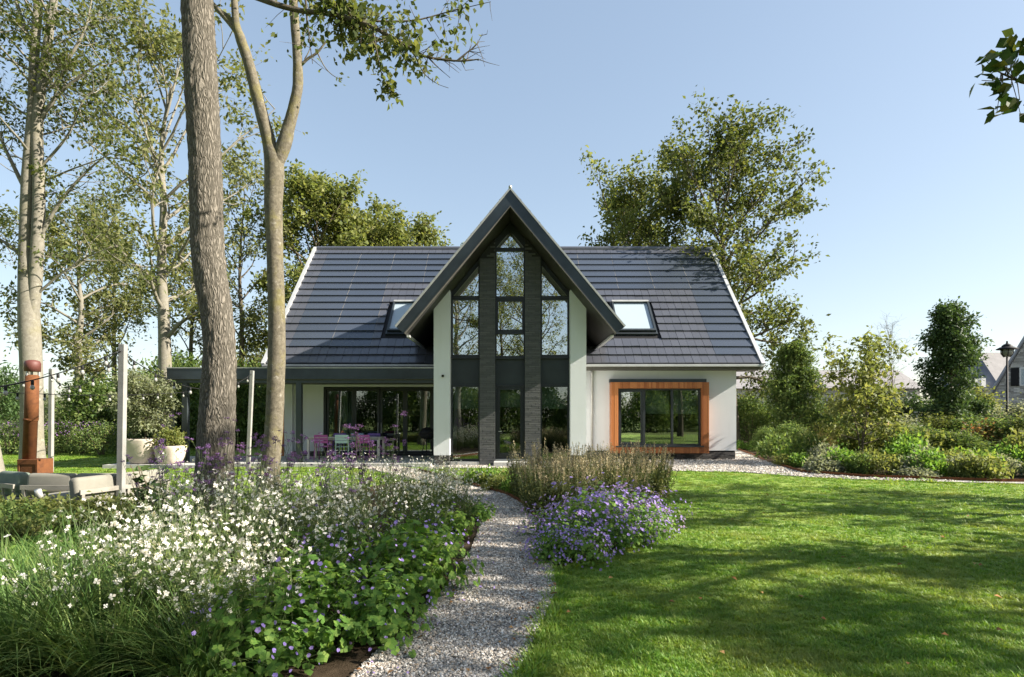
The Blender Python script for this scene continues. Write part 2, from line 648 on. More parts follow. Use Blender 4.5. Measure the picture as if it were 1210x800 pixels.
def dup(root, loc=None, rot=None, scale=None, label=None, group=None, mats=None):
    """a copy of a thing with copies of its parts and sub-parts (mesh data shared)"""
    r = root.copy()
    COL.objects.link(r)
    if loc is not None:
        r.location = loc
    if rot is not None:
        r.rotation_euler = (0, 0, rot)
    if scale is not None:
        r.scale = scale if hasattr(scale, '__len__') else (scale,) * 3
    if label:
        r['label'] = label
    if group:
        r['group'] = group
    for ch in list(root.children):
        c = ch.copy()
        COL.objects.link(c)
        c.parent = r
        if mats and ch.name.split('.')[0] in mats:
            c.material_slots[0].link = 'OBJECT'
            c.material_slots[0].material = mats[ch.name.split('.')[0]]
        for g in ch.children:
            d = g.copy()
            COL.objects.link(d)
            d.parent = c
    return r


# leaves ------------------------------------------------------------


def unit(a):
    return a / np.maximum(np.linalg.norm(a, axis=1, keepdims=True), 1e-9)


def kites(P, D, L, Wd, rs, fold=0.25, tilt=None):
    """n kite shaped leaves: base points P, directions D, lengths L, widths Wd"""
    n = len(P)
    D = unit(D)
    R = rs.normal(size=(n, 3)) if tilt is None else tilt
    Sd = unit(np.cross(D, R))
    N = np.cross(Sd, D)
    L = np.broadcast_to(np.asarray(L, float), (n,))[:, None]
    Wd = np.broadcast_to(np.asarray(Wd, float), (n,))[:, None]
    V = np.empty((n, 4, 3))
    mid = P + D * L * 0.45
    V[:, 0] = P
    V[:, 1] = mid - Sd * Wd / 2 + N * Wd * fold
    V[:, 2] = P + D * L
    V[:, 3] = mid + Sd * Wd / 2 + N * Wd * fold
    return V.reshape(-1, 3)


def quads_of(nv):
    return np.arange(nv, dtype=np.int32).reshape(-1, 4)


def scatter(name, pts, rot, scl, srcs, label, cat):
    """stuff: instances of the source meshes on points, by geometry nodes"""
    me = bpy.data.meshes.new(name)
    pts = np.asarray(pts, dtype=np.float32)
    me.vertices.add(len(pts))
    me.vertices.foreach_set("co", pts.ravel())
    a = me.attributes.new("rot", 'FLOAT_VECTOR', 'POINT')
    a.data.foreach_set("vector", np.asarray(rot, dtype=np.float32).ravel())
    a = me.attributes.new("scl", 'FLOAT_VECTOR', 'POINT')
    a.data.foreach_set("vector", np.asarray(scl, dtype=np.float32).ravel())
    o = link(name, me, None)
    col = bpy.data.collections.new(name + "_kinds")
    for i, (sm, mat) in enumerate(srcs):
        so = bpy.data.objects.new(name + "_kind", sm)
        if not sm.materials:
            sm.materials.append(mat)
        col.objects.link(so)
    g = bpy.data.node_groups.new(name, 'GeometryNodeTree')
    g.interface.new_socket("Geometry", in_out='INPUT', socket_type='NodeSocketGeometry')
    g.interface.new_socket("Geometry", in_out='OUTPUT', socket_type='NodeSocketGeometry')
    gi = g.nodes.new("NodeGroupInput")
    go = g.nodes.new("NodeGroupOutput")
    ci = g.nodes.new("GeometryNodeCollectionInfo")
    ci.inputs[0].default_value = col
    ci.inputs[1].default_value = True
    ci.inputs[2].default_value = True
    iop = g.nodes.new("GeometryNodeInstanceOnPoints")
    iop.inputs['Pick Instance'].default_value = True
    nr = g.nodes.new("GeometryNodeInputNamedAttribute")
    nr.data_type = 'FLOAT_VECTOR'
    nr.inputs[0].default_value = "rot"
    ns = g.nodes.new("GeometryNodeInputNamedAttribute")
    ns.data_type = 'FLOAT_VECTOR'
    ns.inputs[0].default_value = "scl"
    g.links.new(gi.outputs[0], iop.inputs['Points'])
    g.links.new(ci.outputs[0], iop.inputs['Instance'])
    g.links.new(nr.outputs[0], iop.inputs['Rotation'])
    g.links.new(ns.outputs[0], iop.inputs['Scale'])
    g.links.new(iop.outputs[0], go.inputs[0])
    m = o.modifiers.new("scatter", 'NODES')
    m.node_group = g
    tag(o, label, cat, kind='stuff')
    return o
# ------------------------------------------------------------------ ground, lawn, path, beds, patio
PY = [1.5, 3.62, 4.5, 5.34, 7.0, 8.5, 10.2, 11.8, 14.0, 17.3, 18.3]
PL = [-1.25, -0.98, -0.82, -0.62, -0.47, -0.44, -0.62, -1.13, -2.05, -4.2, -5.4]
PR = [-0.35, 0.0, 0.20, 0.39, 0.46, 0.46, 0.28, -0.15, -1.25, -2.95, -3.6]


def pl(y):
    return float(np.interp(y, PY, PL))


def pr(y):
    return float(np.interp(y, PY, PR))


yy = np.linspace(1.5, 18.3, 60)
left_edge = [(pl(y) + 0.04 * math.sin(y * 2.1), y) for y in yy]
right_edge = [(pr(y) + 0.03 * math.sin(y * 1.7 + 1), y) for y in yy]


def sheet(name, poly, z, mat):
    return struct(name, MB().add([(x, y, z) for x, y in poly], [tuple(range(len(poly)))]), mat)


def inside(poly, P):
    """points in a polygon, vectorised"""
    x, y = P[:, 0], P[:, 1]
    r = np.zeros(len(P), dtype=bool)
    n = len(poly)
    for i in range(n):
        x0, y0 = poly[i]
        x1, y1 = poly[(i + 1) % n]
        if y0 == y1:
            continue
        c = ((y0 > y) != (y1 > y)) & (x < (x1 - x0) * (y - y0) / (y1 - y0) + x0)
        r ^= c
    return r


struct('ground', MB().box(-1200, 1200, -300, 1500, -0.6, -0.02), M['field'])
sheet('lawn', [(-40, 0), (14, -6), (22, 4), (24, 14), (9, 26), (9, 34), (-40, 40)], -0.008, M['lawn'])

PATH = left_edge + right_edge[::-1]
BED_LEFT = [(-16, 1.5), (-16, 8.2), (-8.2, 8.5), (-5.6, 9.2), (-4.4, 10.2), (-3.6, 12.6), (-2.7, 14.2), (-2.05, 14.0)] + [(x, y) for x, y in left_edge[::-1] if y < 13.9]
ISLAND = [(x, y) for x, y in right_edge if 6.1 < y < 14.8] + [(-0.9, 15.3), (0.2, 14.9), (1.5, 13.8), (2.5, 12.6), (2.75, 11.2), (2.3, 9.2), (1.65, 7.5), (0.95, 6.5), (0.5, 6.15)]
GRAVEL_RIGHT = [(-2.6, 18.75), (-2.6, 17.75), (2.2, 17.6), (4.2, 17.0), (6.6, 16.5), (7.6, 15.4), (8.6, 14.75), (10.2, 14.2), (14, 13.3), (22, 12.6), (22, 13.4), (12, 14.1), (9.3, 15.1),
                (8.25, 16.4), (8.6, 18.4), (9.0, 20.5), (9.8, 23.5), (10.6, 27), (10.6, 34), (8.3, 34), (8.3, 21.2), (2.4, 21.2), (2.4, 18.75)]
BED_RIGHT = [(8.6, 18.4), (8.25, 16.4), (9.3, 15.1), (12, 14.1), (22, 13.4), (60, 13.4), (60, 60), (10.6, 60), (10.6, 27), (9.8, 23.5), (9.0, 20.5)]
sheet('garden_bed', BED_LEFT, 0.0, M['soil'])
sheet('garden_bed', ISLAND, 0.0, M['soil'])
sheet('garden_bed', BED_RIGHT, -0.002, M['soil'])
sheet('gravel_path', PATH, 0.004, M['gravel_bed'])
sheet('gravel_drive', GRAVEL_RIGHT, 0.008, M['gravel_bed'])

patio = MB()
patio.box(-9.6, -2.58, 18.25, 21.55, -0.05, 0.10)
patio.box(-12.6, -9.602, 17.7, 21.55, -0.05, 0.10)
struct('patio', patio, M['concrete'])


# steel edging along the path and the right bed
def edging(name, pts, label):
    m = MB()
    for (a, b), (c, d) in zip(pts[:-1], pts[1:]):
        m.bar((a, b, 0.03), (c, d, 0.03), 0.012, 0.10)
    o = link(name, m.mesh(name), M['corten'])
    tag(o, label, 'edging')


edging('path_edging', [p for p in right_edge if 8.4 < p[1] < 17.0], 'rusty steel edging strip along the right side of the gravel path')
edging('bed_edging', BED_RIGHT[:5], 'rusty steel edging strip round the right hand planting bed')
edging('bed_edging', [(9.0, 20.5), (9.8, 23.5), (10.6, 27)], 'rusty steel edging strip beside the drive at the far bed')

# ------------------------------------------------------------------ the house
HX = -0.055
HY = 21.0
house = thing('house', 'white modern house with dark tiled roof and tall glazed gable', 'house', (0, HY, 0))


def hp(name, mb, mat, smooth=False, bevel=0.0, **props):
    """a part of the house, built in place"""
    o = part(name, mb, mat, house, smooth, bevel, **props)
    o.location = (0, -HY, 0)
    return o


YE, ZE = 20.67, 3.47            # eave
YR, ZR = 26.10, 9.17            # ridge
XL, XR = -8.87, 8.95
SL = math.hypot(YR - YE, ZR - ZE)
CS, SN = (YR - YE) / SL, (ZR - ZE) / SL


def rp(x, s, h):
    """a point of the front roof slope: s up the slope, h above it"""
    return (x, YE + s * CS - h * SN, ZE + s * SN + h * CS)


YW = 21.17      # right front wall
YD = 21.60      # left front wall with the sliding doors
YBK = 2 * YR - YW

# walls
WX0, WX1, WZ0, WZ1 = gx(731, 21.0), gx(829, 21.0), gz(526, 21.0), gz(459, 21.0)
w = MB()
w.box(2.2, WX0, YW, YW + 0.3, 0.33, 3.42)
w.box(WX1, 8.25, YW, YW + 0.3, 0.33, 3.42)
w.box(WX0, WX1, YW, YW + 0.3, 0.33, WZ0)
w.box(WX0, WX1, YW, YW + 0.3, WZ1, 3.42)
hp('wall', w, M['stucco'])
DX0, DX1, DZ1 = gx(382, YD), gx(513, YD), gz(457, YD)
w = MB()
w.box(-8.5, DX0, YD, YD + 0.3, 0.28, 3.42)
w.box(DX1, -2.1, YD, YD + 0.3, 0.10, 3.42)
w.box(DX0, DX1, YD, YD + 0.3, DZ1, 3.42)
hp('wall', w, M['stucco'])
for x0, x1 in ((-8.5, -8.2), (7.95, 8.25)):
    A = [(x0, YW + 0.302, 0.0), (x0, YBK, 0.0), (x0, YBK, 3.45), (x0, YR, 8.85), (x0, YW + 0.302, 3.75)]
    B = [(x1, y, z) for _, y, z in A]
    hp('wall', MB().prism(A, B), M['stucco'])
hp('wall', MB().box(-8.2, 7.95, YBK - 0.3, YBK, 0, 3.45), M['stucco'])

# plinth of dark bricks
rs = np.random.RandomState(3)


def brickwork(x0, x1, y, z0, z1, L, H, top=None, joint=0.008, depth=0.03, jit=0.006):
    """courses of long bricks on a face at y looking towards the garden"""
    m = MB()
    k = 0
    z = z0
    while z + H < z1 + 1e-6:
        off = (0, 0.5, 0.25, 0.75)[k % 4] * L
        x = x0 - off
        while x < x1 - 0.02:
            a, b = max(x, x0), min(x + L - joint, x1)
            if b - a > 0.02 and (top is None or z + H < min(top(a), top(b))):
                j = rs.uniform(-jit, jit)
                m.box(a, b, y - depth + j, y, z, z + H - joint)
            x += L
        z += H
        k += 1
    return m


def plinth(x0, x1, y, z1):
    p = hp('plinth', MB().box(x0, x1, y, y + 0.12, 0, z1), M['mortar_dark'])
    part('brickwork', brickwork(x0, x1, y, 0.0, z1, 0.32, 0.055), M['brick_plinth'], p, kind='stuff')


plinth(2.3, 8.22, YW + 0.04, 0.325)
plinth(-8.48, DX0, YD + 0.04, 0.275)
v = MB().box(7.3, 7.42, YW - 0.001, YW + 0.01, 0.26, 0.30)
hp('air_vent', v, M['black'])

# interior shell
n = MB()
n.box(-8.2, 7.95, 21.9, 29.0, 0.02, 0.09)
hp('floor', n, M['floor_wood'])
n = MB()
n.box(-8.2, 7.95, 21.48, 29.0, 2.92, 3.15)
hp('ceiling', n, M['interior'])
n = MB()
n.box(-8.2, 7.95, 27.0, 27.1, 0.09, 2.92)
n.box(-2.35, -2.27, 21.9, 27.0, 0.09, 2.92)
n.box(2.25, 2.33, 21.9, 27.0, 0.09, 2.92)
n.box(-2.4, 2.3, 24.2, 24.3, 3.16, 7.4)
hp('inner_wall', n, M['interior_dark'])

# main roof deck: front slope and rear slope
d = MB()
A = [rp(XL, 0.02, -0.16), rp(XR, 0.02, -0.16), rp(XR, 0.02, 0), rp(XL, 0.02, 0)]
B = [rp(XL, SL - 0.02, -0.16), rp(XR, SL - 0.02, -0.16), rp(XR, SL - 0.02, 0), rp(XL, SL - 0.02, 0)]
d.hexa([A[0], A[1], B[1], B[0], A[3], A[2], B[2], B[3]])
roof = hp('roof', d, M['black'])


def mir(p):
    return (p[0], 2 * YR - p[1], p[2])


d = MB()
d.hexa([mir(q) for q in (A[1], A[0], B[0], B[1], A[2], A[3], B[3], B[2])])
for r in range(17):
    s0 = r * SL / 17
    s1 = s0 + SL / 17 + 0.03
    q = [rp(XR - .02, s0, 0.01), rp(XL + .02, s0, 0.01), rp(XL + .02, s1, 0.004), rp(XR - .02, s1, 0.004),
         rp(XR - .02, s0, 0.07), rp(XL + .02, s0, 0.07), rp(XL + .02, s1, 0.03), rp(XR - .02, s1, 0.03)]
    d.hexa([mir(k) for k in q])
hp('rear_roof', d, M['tile'])

ROWS = 17
PITCH = SL / ROWS
U = 0.3


def tile_mesh(wd, name, mat, seam=False):
    m = MB()
    g = 0.005

    def q(x, s, h):
        return (x, s * CS - h * SN, s * SN + h * CS)
    x0, x1 = g, wd - g
    s0, s1 = -0.012, PITCH + 0.03
    m.hexa([q(x0, s0, 0.022), q(x1, s0, 0.022), q(x1, s1, 0.002), q(x0, s1, 0.002), q(x0, s0, 0.080), q(x1, s0, 0.080), q(x1, s1, 0.022), q(x0, s1, 0.022)])
    me = m.mesh(name)
    me.materials.append(mat)
    return me


ME_T = tile_mesh(U, 'roof_tile', M['tile'])
ME_S = tile_mesh(5 * U, 'solar_tile', M['solar'])


def gable_z(x):
    return 8.56 - 1.203 * abs(x - HX)


def hidden_by_gable(x, s):
    z = ZE + s * SN
    if z > 4.3:
        return z < gable_z(x) - 0.35
    return abs(x - HX) < 2.3


SKY = [(-4.73, -3.25, 1.75, 3.65), (3.99, 5.46, 1.75, 3.65)]
tiles_small, tiles_solar = [], []
for r in range(ROWS):
    s = r * PITCH
    for side in (-1, 1):
        # units counted from the verge inwards
        x_out = XL + 0.04 if side < 0 else XR - 0.04
        nun = 29
        k = 0
        while k < nun:
            def xx(i):
                return x_out + i * U if side < 0 else x_out - (i + 1) * U
            solar = False
            if side < 0:
                ok = k >= 2 and (k - 2) % 5 == 0
                if ok:
                    xa, xb = xx(k), xx(k + 4) + U
                    solar = 2 <= r <= 15 and not (r < 11 and xb > -4.9) and xa < -0.2
            else:
                ok = k % 5 == 0
                if ok:
                    xa = xx(k + 4)
                    solar = r < 16 and ((r >= 10) or (r in (3, 4, 5, 6, 7, 8, 9) and k == 0) or (r in (1, 2) and k == 0)) and xa > 0.0
            if solar:
                lo = xx(k) if side < 0 else xx(k + 4)
                hid = [hidden_by_gable(lo + j * U + U / 2, s + PITCH / 2) for j in range(5)]
                if all(hid):
                    k += 5
                    continue
                if not any(hid):
                    tiles_solar.append((lo, s))
                    k += 5
                    continue
                for j in range(5):      # cut tiles at the valley
                    if not hid[j]:
                        tiles_small.append((lo + j * U, s, 1))
                k += 5
                continue
            x = xx(k)
            k += 1
            if side < 0 and x + U > HX or side > 0 and x < HX:
                continue
            if hidden_by_gable(x + U / 2, s + PITCH / 2):
                continue
            if any(a - 0.10 < x + U / 2 < b + 0.10 and c - 0.16 < s + PITCH / 2 < d_ + 0.16 for a, b, c, d_ in SKY):
                continue
            tiles_small.append((x, s, 0))
for x, s in tiles_solar:
    o = link('solar_tile', ME_S, None, roof)
    o.location = rp(x, s + rs.uniform(-.004, .004), rs.uniform(0, .007))
    o.rotation_euler = (rs.uniform(-.006, .006), rs.uniform(-.003, .003), 0)
plain_tiles = [t_ for t_ in tiles_small if t_[2] == 0]
cut = [t_ for t_ in tiles_small if t_[2] == 1]
plain_tiles.sort(key=lambda t_: t_[1])
for x, s, _ in plain_tiles[:295]:
    o = link('roof_tile', ME_T, None, roof)
    o.location = rp(x, s + rs.uniform(-.006, .006), rs.uniform(0, .008))
    o.rotation_euler = (rs.uniform(-.008, .008), rs.uniform(-.012, .012), 0)


def joined_tiles(lst, mat):
    m = MB()
    src = ME_T
    vs = [tuple(v_.co) for v_ in src.vertices]
    fs = [tuple(p_.vertices) for p_ in src.polygons]
    for x, s, _ in lst:
        b = rp(x, s, 0)
        m.add([(a[0] + b[0], a[1] + b[1], a[2] + b[2]) for a in vs], fs)
    return m


if plain_tiles[295:]:
    part('upper_tiles', joined_tiles(plain_tiles[295:], M['tile']), M['tile'], roof, kind='stuff')
if cut:
    part('cut_tiles', joined_tiles(cut, M['solar']), M['solar'], roof, kind='stuff')
# thin metal strips that show between the solar tiles
for xs in [XL + 0.04 + 2 * U + i * 5 * U for i in range(1, 6)] + [XR - 0.04 - i * 5 * U for i in range(1, 6)]:
    m = MB()
    for r in range(ROWS):
        s = r * PITCH
        if xs < 0 and (r < 2 or (r < 11 and xs > -5.0)) or xs > 0 and r < 10:
            continue
        if r > 15 or hidden_by_gable(xs, s + PITCH / 2):
            continue
        m.hexa([rp(xs - 0.008, s, .03), rp(xs + 0.008, s, .03), rp(xs + 0.008, s + PITCH, .01), rp(xs - 0.008, s + PITCH, .01),
                rp(xs - 0.008, s, .083), rp(xs + 0.008, s, .083), rp(xs + 0.008, s + PITCH, .028), rp(xs - 0.008, s + PITCH, .028)])
    if m.v:
        part('joint_strip', m, M['solar_gap'], roof, kind='stuff')
# ridge caps, verge trims
rc = MB()
rc.tube([(0, 0, 0), (0.43, 0, 0)], 0.13, 10)
rme = rc.mesh('ridge_cap')
rme.materials.append(M['tile'])
for i in range(41):
    o = link('ridge_cap', rme, None, roof)
    o.location = (XL + 0.06 + i * 0.433, YR, ZR - 0.02)
for x0, x1 in ((XL - 0.10, XL + 0.035), (XR - 0.035, XR + 0.10)):
    m = MB()
    q = [rp(x0, -0.08, -0.24), rp(x1, -0.08, -0.24), rp(x1, SL, -0.24), rp(x0, SL, -0.24), rp(x0, -0.08, 0.11), rp(x1, -0.08, 0.11), rp(x1, SL, 0.11), rp(x0, SL, 0.11)]
    m.hexa(q)
    m.hexa([mir(q[i]) for i in (1, 0, 3, 2, 5, 4, 7, 6)])
    part('verge_trim', m, M['light_metal'], roof)

# eaves: soffit box, gutter
for x0, x1 in ((XL - 0.08, HX - 2.47), (HX + 2.47, XR + 0.08)):
    m = MB()
    m.prism([(x0, YE + 0.02, 3.27), (x0, YW + 0.55, 3.27), (x0, YW + 0.55, 3.62), (x0, YE + 0.02, 3.385)],
            [(x1, YE + 0.02, 3.27), (x1, YW + 0.55, 3.27), (x1, YW + 0.55, 3.62), (x1, YE + 0.02, 3.385)])
    hp('eave_soffit', m, M['soffit'] if x0 > 0 else M['dark_metal'])  # left soffit darker: shade above the canopy is put into its colour
    m = MB().box(x0, x1, YE - 0.11, YE - 0.002, 3.37, 3.455)
    hp('gutter', m, M['light_metal'] if x0 > 0 else M['zinc'], bevel=0.01)
hp('downspout', MB().tube([(gx(699.5, 21.05), 21.0, 3.28), (gx(699.5, 21.05), 21.06, 3.1), (gx(699.5, 21.05), 21.06, 0.05)], 0.045, 10), M['zinc'], True)

# skylights
for a, b, s0, s1 in SKY:
    m = MB()

    def bar_(xa, xb, sa, sb, h0=0.0, h1=0.17):
        m.hexa([rp(xa, sa, h0), rp(xb, sa, h0), rp(xb, sb, h0), rp(xa, sb, h0), rp(xa, sa, h1), rp(xb, sa, h1), rp(xb, sb, h1), rp(xa, sb, h1)])
    bar_(a, a + 0.06, s0, s1)
    bar_(b - 0.06, b, s0, s1)
    bar_(a + 0.06, b - 0.06, s0, s0 + 0.09)
    bar_(a + 0.06, b - 0.06, s1 - 0.09, s1)
    sk = hp('skylight', m, M['dark_metal'])
    m = MB()
    bar_(a + 0.06, b - 0.06, s0 + 0.09, s1 - 0.09, 0.07, 0.10)
    part('pane', m, M['skylight'], sk)
    m = MB()
    bar_(a - 0.06, a - 0.003, s0 - 0.05, s1 + 0.05, 0.0, 0.06)
    bar_(b + 0.003, b + 0.06, s0 - 0.05, s1 + 0.05, 0.0, 0.06)
    bar_(a - 0.06, b + 0.06, s0 - 0.12, s0 - 0.053, 0.0, 0.09)
    bar_(a - 0.117, b + 0.117, s1 + 0.053, s1 + 0.14, 0.0, 0.07)
    part('flashing', m, M['dark_metal'], sk)
    m = MB()
    bar_(a + 0.002, b - 0.002, s1 - 0.10, s1 - 0.002, 0.172, 0.20)
    part('top_cover', m, M['zinc'], sk)

# ------------------------------------------------------------------ the gable
YG = 17.55
AP = 8.56                      # apex height of the roof's outer line
K = 1.203                      # slope
TX = 3.5                       # half width at the tips
TZ = AP - K * TX
VT = 0.55                      # vertical thickness of the roof slab


def under(x):
    return AP - VT - K * abs(x - HX)


def yroof(z):
    return YE + (z - ZE) / (SN / CS)


INX, INZ = TX - 0.265, TZ - 0.222
for sg in (-1, 1):
    pts = [(HX, AP), (HX + sg * TX, TZ), (HX + sg * INX, INZ), (HX, AP - VT)]
    A = [(x, YG + 0.05, z) for x, z in pts]
    B = [(x, max(yroof(z) + 0.35, 21.0), z) for x, z in pts]
    if sg > 0:
        A, B = A[::-1], B[::-1]
    hp('gable_roof', MB().prism(A, B), M['soffit_dark'])
    e = 0.012
    pts = [(HX, AP - 0.05), (HX + sg * (TX - 0.02), TZ - 0.03), (HX + sg * (INX + 0.01), INZ + 0.015), (HX, AP - VT + 0.02)]
    hp('fascia_board', MB().slab(pts, YG, YG + 0.048), M['fascia'])
    # bright edge trim over and under the fascia
    L1 = [(HX, AP + 0.03), (HX + sg * (TX + 0.02), TZ + 0.01), (HX + sg * (TX - 0.018), TZ - 0.032), (HX, AP - 0.047)]
    hp('edge_trim', MB().slab(L1, YG - 0.03, YG + 0.12), M['zinc'])
    L2 = [(HX, AP - VT + 0.018), (HX + sg * (INX + 0.008), INZ + 0.014), (HX + sg * (INX - 0.016), INZ - 0.004), (HX, AP - VT - 0.016)]
    hp('edge_trim', MB().slab(L2, YG - 0.015, YG + 0.1), M['soffit'])
    # tile courses on the upper side
    m = MB()
    gs = math.hypot(TX, K * TX)
    nrow = 12
    for r in range(nrow):
        f0, f1 = r / nrow, (r + 1.06) / nrow

        def gp(f, y, h):
            x = TX * (1 - f)
            z = TZ + (AP - TZ) * f
            return (HX + sg * (x + h * 0.769), y, z + h * 0.639)
        f1 = min(f1, 1.0)
        ya = YG + 0.13
        y0, y1 = yroof(TZ + (AP - TZ) * f0) + 0.1, yroof(TZ + (AP - TZ) * f1) + 0.1
        m.hexa([gp(f0, ya, .002), gp(f0, y0, .002), gp(f1, y1, .002), gp(f1, ya, .002), gp(f0, ya, .07), gp(f0, y0, .07), gp(f1, y1, .02), gp(f1, ya, .02)])
    hp('gable_tiles', m, M['tile'], kind='stuff')
    # eave gutter running back under the slab
    gxp = HX + sg * (INX - 0.06)
    hp('gable_gutter', MB().bar((gxp, YG + 0.35, INZ - 0.03), (gxp, 21.1, INZ - 0.03), 0.09, 0.07), M['light_metal'])
    # cheek wall behind the pier: white below, slate above
    xo, xi = HX + sg * 2.42, HX + sg * 2.2
    x0, x1 = min(xo, xi), max(xo, xi)
    hp('bay_wall', MB().box(x0, x1, 18.78, 21.165 if sg > 0 else 21.595, 0.0, 3.40), M['stucco'])
    zt = under(xo) - 0.01
    hp('cheek', MB().prism([(x0, 18.78, 3.402), (x0, yroof(3.402) + .1, 3.402), (x0, yroof(zt) + .1, zt), (x0, 18.78, zt)],
                           [(x1, 18.78, 3.402), (x1, yroof(3.402) + .1, 3.402), (x1, yroof(zt) + .1, zt), (x1, 18.78, zt)]), M['dark_metal'])
hp('gable_ridge', MB().tube([(HX, YG - 0.04, AP + 0.03), (HX, yroof(AP), AP + 0.03)], 0.05, 8), M['zinc'], True)

# white piers
YP = 18.55
PIER = [(gx(512.5, YP), gx(531.5, YP)), (gx(674, YP), gx(692.8, YP))]
for x0, x1 in PIER:
    hp('pier', MB().slab([(x0, 0.34), (x1, 0.34), (x1, under(x1) + 0.02), (x0, under(x0) + 0.02)], YP, YP + 0.42), M['stucco'])
    p = hp('plinth', MB().box(x0 + 0.02, x1 - 0.02, YP + 0.05, YP + 0.42, 0, 0.338), M['mortar_dark'])
    part('brickwork', brickwork(x0 + 0.02, x1 - 0.02, YP + 0.05, 0.0, 0.335, 0.3, 0.055), M['brick_plinth'], p, kind='stuff')
hp('wall_sensor', MB().box(gx(522, YP), gx(524.6, YP), YP - 0.06, YP - 0.001, gz(445.5, YP), gz(443, YP)), M['black'])

# brick columns
YC = 18.70
COLS = [(gx(567, YC), gx(585, YC)), (gx(620.5, YC), gx(638.5, YC))]
for x0, x1 in COLS:
    c_ = hp('brick_column', MB().slab([(x0, 0.0), (x1, 0.0), (x1, under(x1) - 0.02), (x0, under(x0) - 0.02)], YC, YC + 0.45), M['mortar_dark'])
    part('brickwork', brickwork(x0 - 0.004, x1 + 0.004, YC, 0.0, 7.7, 0.46, 0.058, top=lambda x: under(x) - 0.03, jit=0.004), M['brick_dark'], c_, kind='stuff')

# windows
YF = 18.90


def inset(poly, d_):
    """move each side of a counter-clockwise convex polygon inwards"""
    n_ = len(poly)
    out = []
    lines = []
    dd = d_ if hasattr(d_, '__len__') else [d_] * n_
    for i in range(n_):
        a, b = Vector((*poly[i], 0)), Vector((*poly[(i + 1) % n_], 0))
        t_ = (b - a).normalized()
        nn = Vector((-t_.y, t_.x, 0))
        lines.append((a + nn * dd[i], t_))
    for i in range(n_):
        p, r_ = lines[i - 1]
        q, s_ = lines[i]
        den = r_.x * s_.y - r_.y * s_.x
        tt = ((q - p).x * s_.y - (q - p).y * s_.x) / den
        x_ = p + r_ * tt
        out.append((x_.x, x_.y))
    return out


def window(poly, y, fw, g='glass', depth=0.12, sash=0.0, parent=None, name='window'):
    """frame and pane; poly counter-clockwise seen from the garden"""
    inn = inset(poly, fw)
    m = MB().ring(poly, inn, y, y + depth)
    if parent is None:
        fr_ = hp(name, m, M['frame'])
    else:
        fr_ = part(name, m, M['frame'], parent)
    if sash:
        s_in = inset(inn, sash)
        s_out = inset(inn, 0.004)
        part('sash', MB().ring(s_out, s_in, y + 0.025, y + depth - 0.02), M['frame'], fr_)
        inn = s_in
    pp = inset(inn, -0.01)
    part('pane', MB().slab(pp, y + depth * 0.5, y + depth * 0.5 + 0.016), M[g], fr_)
    return fr_


def rect(x0, x1, z0, z1):
    return [(x0, z0), (x1, z0), (x1, z1), (x0, z1)]


zt = lambda v_: gz(v_, YF)
# side bays
for side in (0, 1):
    if side == 0:
        x0, x1 = PIER[0][1] - 0.02, COLS[0][0] + 0.01
    else:
        x0, x1 = COLS[1][1] - 0.01, PIER[1][0] + 0.02
    z_a, z_b, z_c, z_d, z_e = 0.12, zt(454.5), zt(422), zt(351.5), 0
    window(rect(x0, x1, z_a, z_b), YF, 0.075)
    hp('spandrel_panel', MB().box(x0, x1, YF + 0.03, YF + 0.10, z_b + 0.003, z_c - 0.003), M['panel'])
    hp('ledge', MB().box(x0, x1, YF - 0.06, YF + 0.028, z_c - 0.05, z_c - 0.006), M['frame'])
    window(rect(x0, x1, z_c, z_d), YF, 0.08, 'glass_upper')
    if side == 0:
        tri = [(x0, z_d + 0.003), (x1, z_d + 0.003), (x1, under(x1) - 0.01), (x0, under(x0) - 0.01)]
        window(tri, YF, [0.05, 0.07, 0.13, 0.07], 'glass_upper')
    else:
        tri = [(x0, z_d + 0.003), (x1, z_d + 0.003), (x1, under(x1) - 0.01), (x0, under(x0) - 0.01)]
        window(tri, YF, [0.05, 0.07, 0.13, 0.07], 'glass_upper')
    hp('sill', MB().box(x0 + 0.03, x1 - 0.03, YF - 0.22, YF + 0.1, 0.0, 0.117), M['concrete'])
    hp('roller_blind', MB().box(x0 + 0.08, x1 - 0.08, YF + 0.22, YF + 0.24, gz(483, YF), z_b), M['blind'])
# centre bay
x0, x1 = COLS[0][1] - 0.01, COLS[1][0] + 0.01
xm = HX
z1_, z2_, z3_, z4_, z5_ = zt(454.5), zt(422.5), zt(393), zt(352), zt(294.5)
dr = hp('front_door', MB().ring(rect(x0, x1, 0.20, z1_), inset(rect(x0, x1, 0.20, z1_), 0.07), YF, YF + 0.12), M['frame'])
ri = inset(rect(x0, x1, 0.20, z1_), 0.075)
rj = inset(ri, [0.12, 0.09, 0.09, 0.09])
part('sash', MB().ring(ri, rj, YF + 0.02, YF + 0.10), M['frame'], dr)
part('pane', MB().slab(inset(rj, -0.01), YF + 0.05, YF + 0.066), M['glass'], dr)
part('handle', MB().tube([(rj[0][0] - 0.045, YF + 0.02, 1.10), (rj[0][0] - 0.045, YF - 0.04, 1.10), (rj[0][0] + 0.06, YF - 0.04, 1.10)], 0.012, 8), M['zinc'], dr)
hp('threshold', MB().box(x0 + 0.02, x1 - 0.02, YF - 0.10, YF + 0.1, 0.14, 0.197), M['light_metal'])
hp('door_step', MB().box(x0 - 0.02, x1 + 0.02, 18.14, 18.66, 0.0, 0.15), M['concrete'], bevel=0.008)
hp('spandrel_panel', MB().box(x0, x1, YF + 0.03, YF + 0.10, z1_ + 0.003, z2_ - 0.003), M['panel'])
hp('ledge', MB().box(x0, x1, YF - 0.06, YF + 0.028, z2_ - 0.05, z2_ - 0.006), M['frame'])
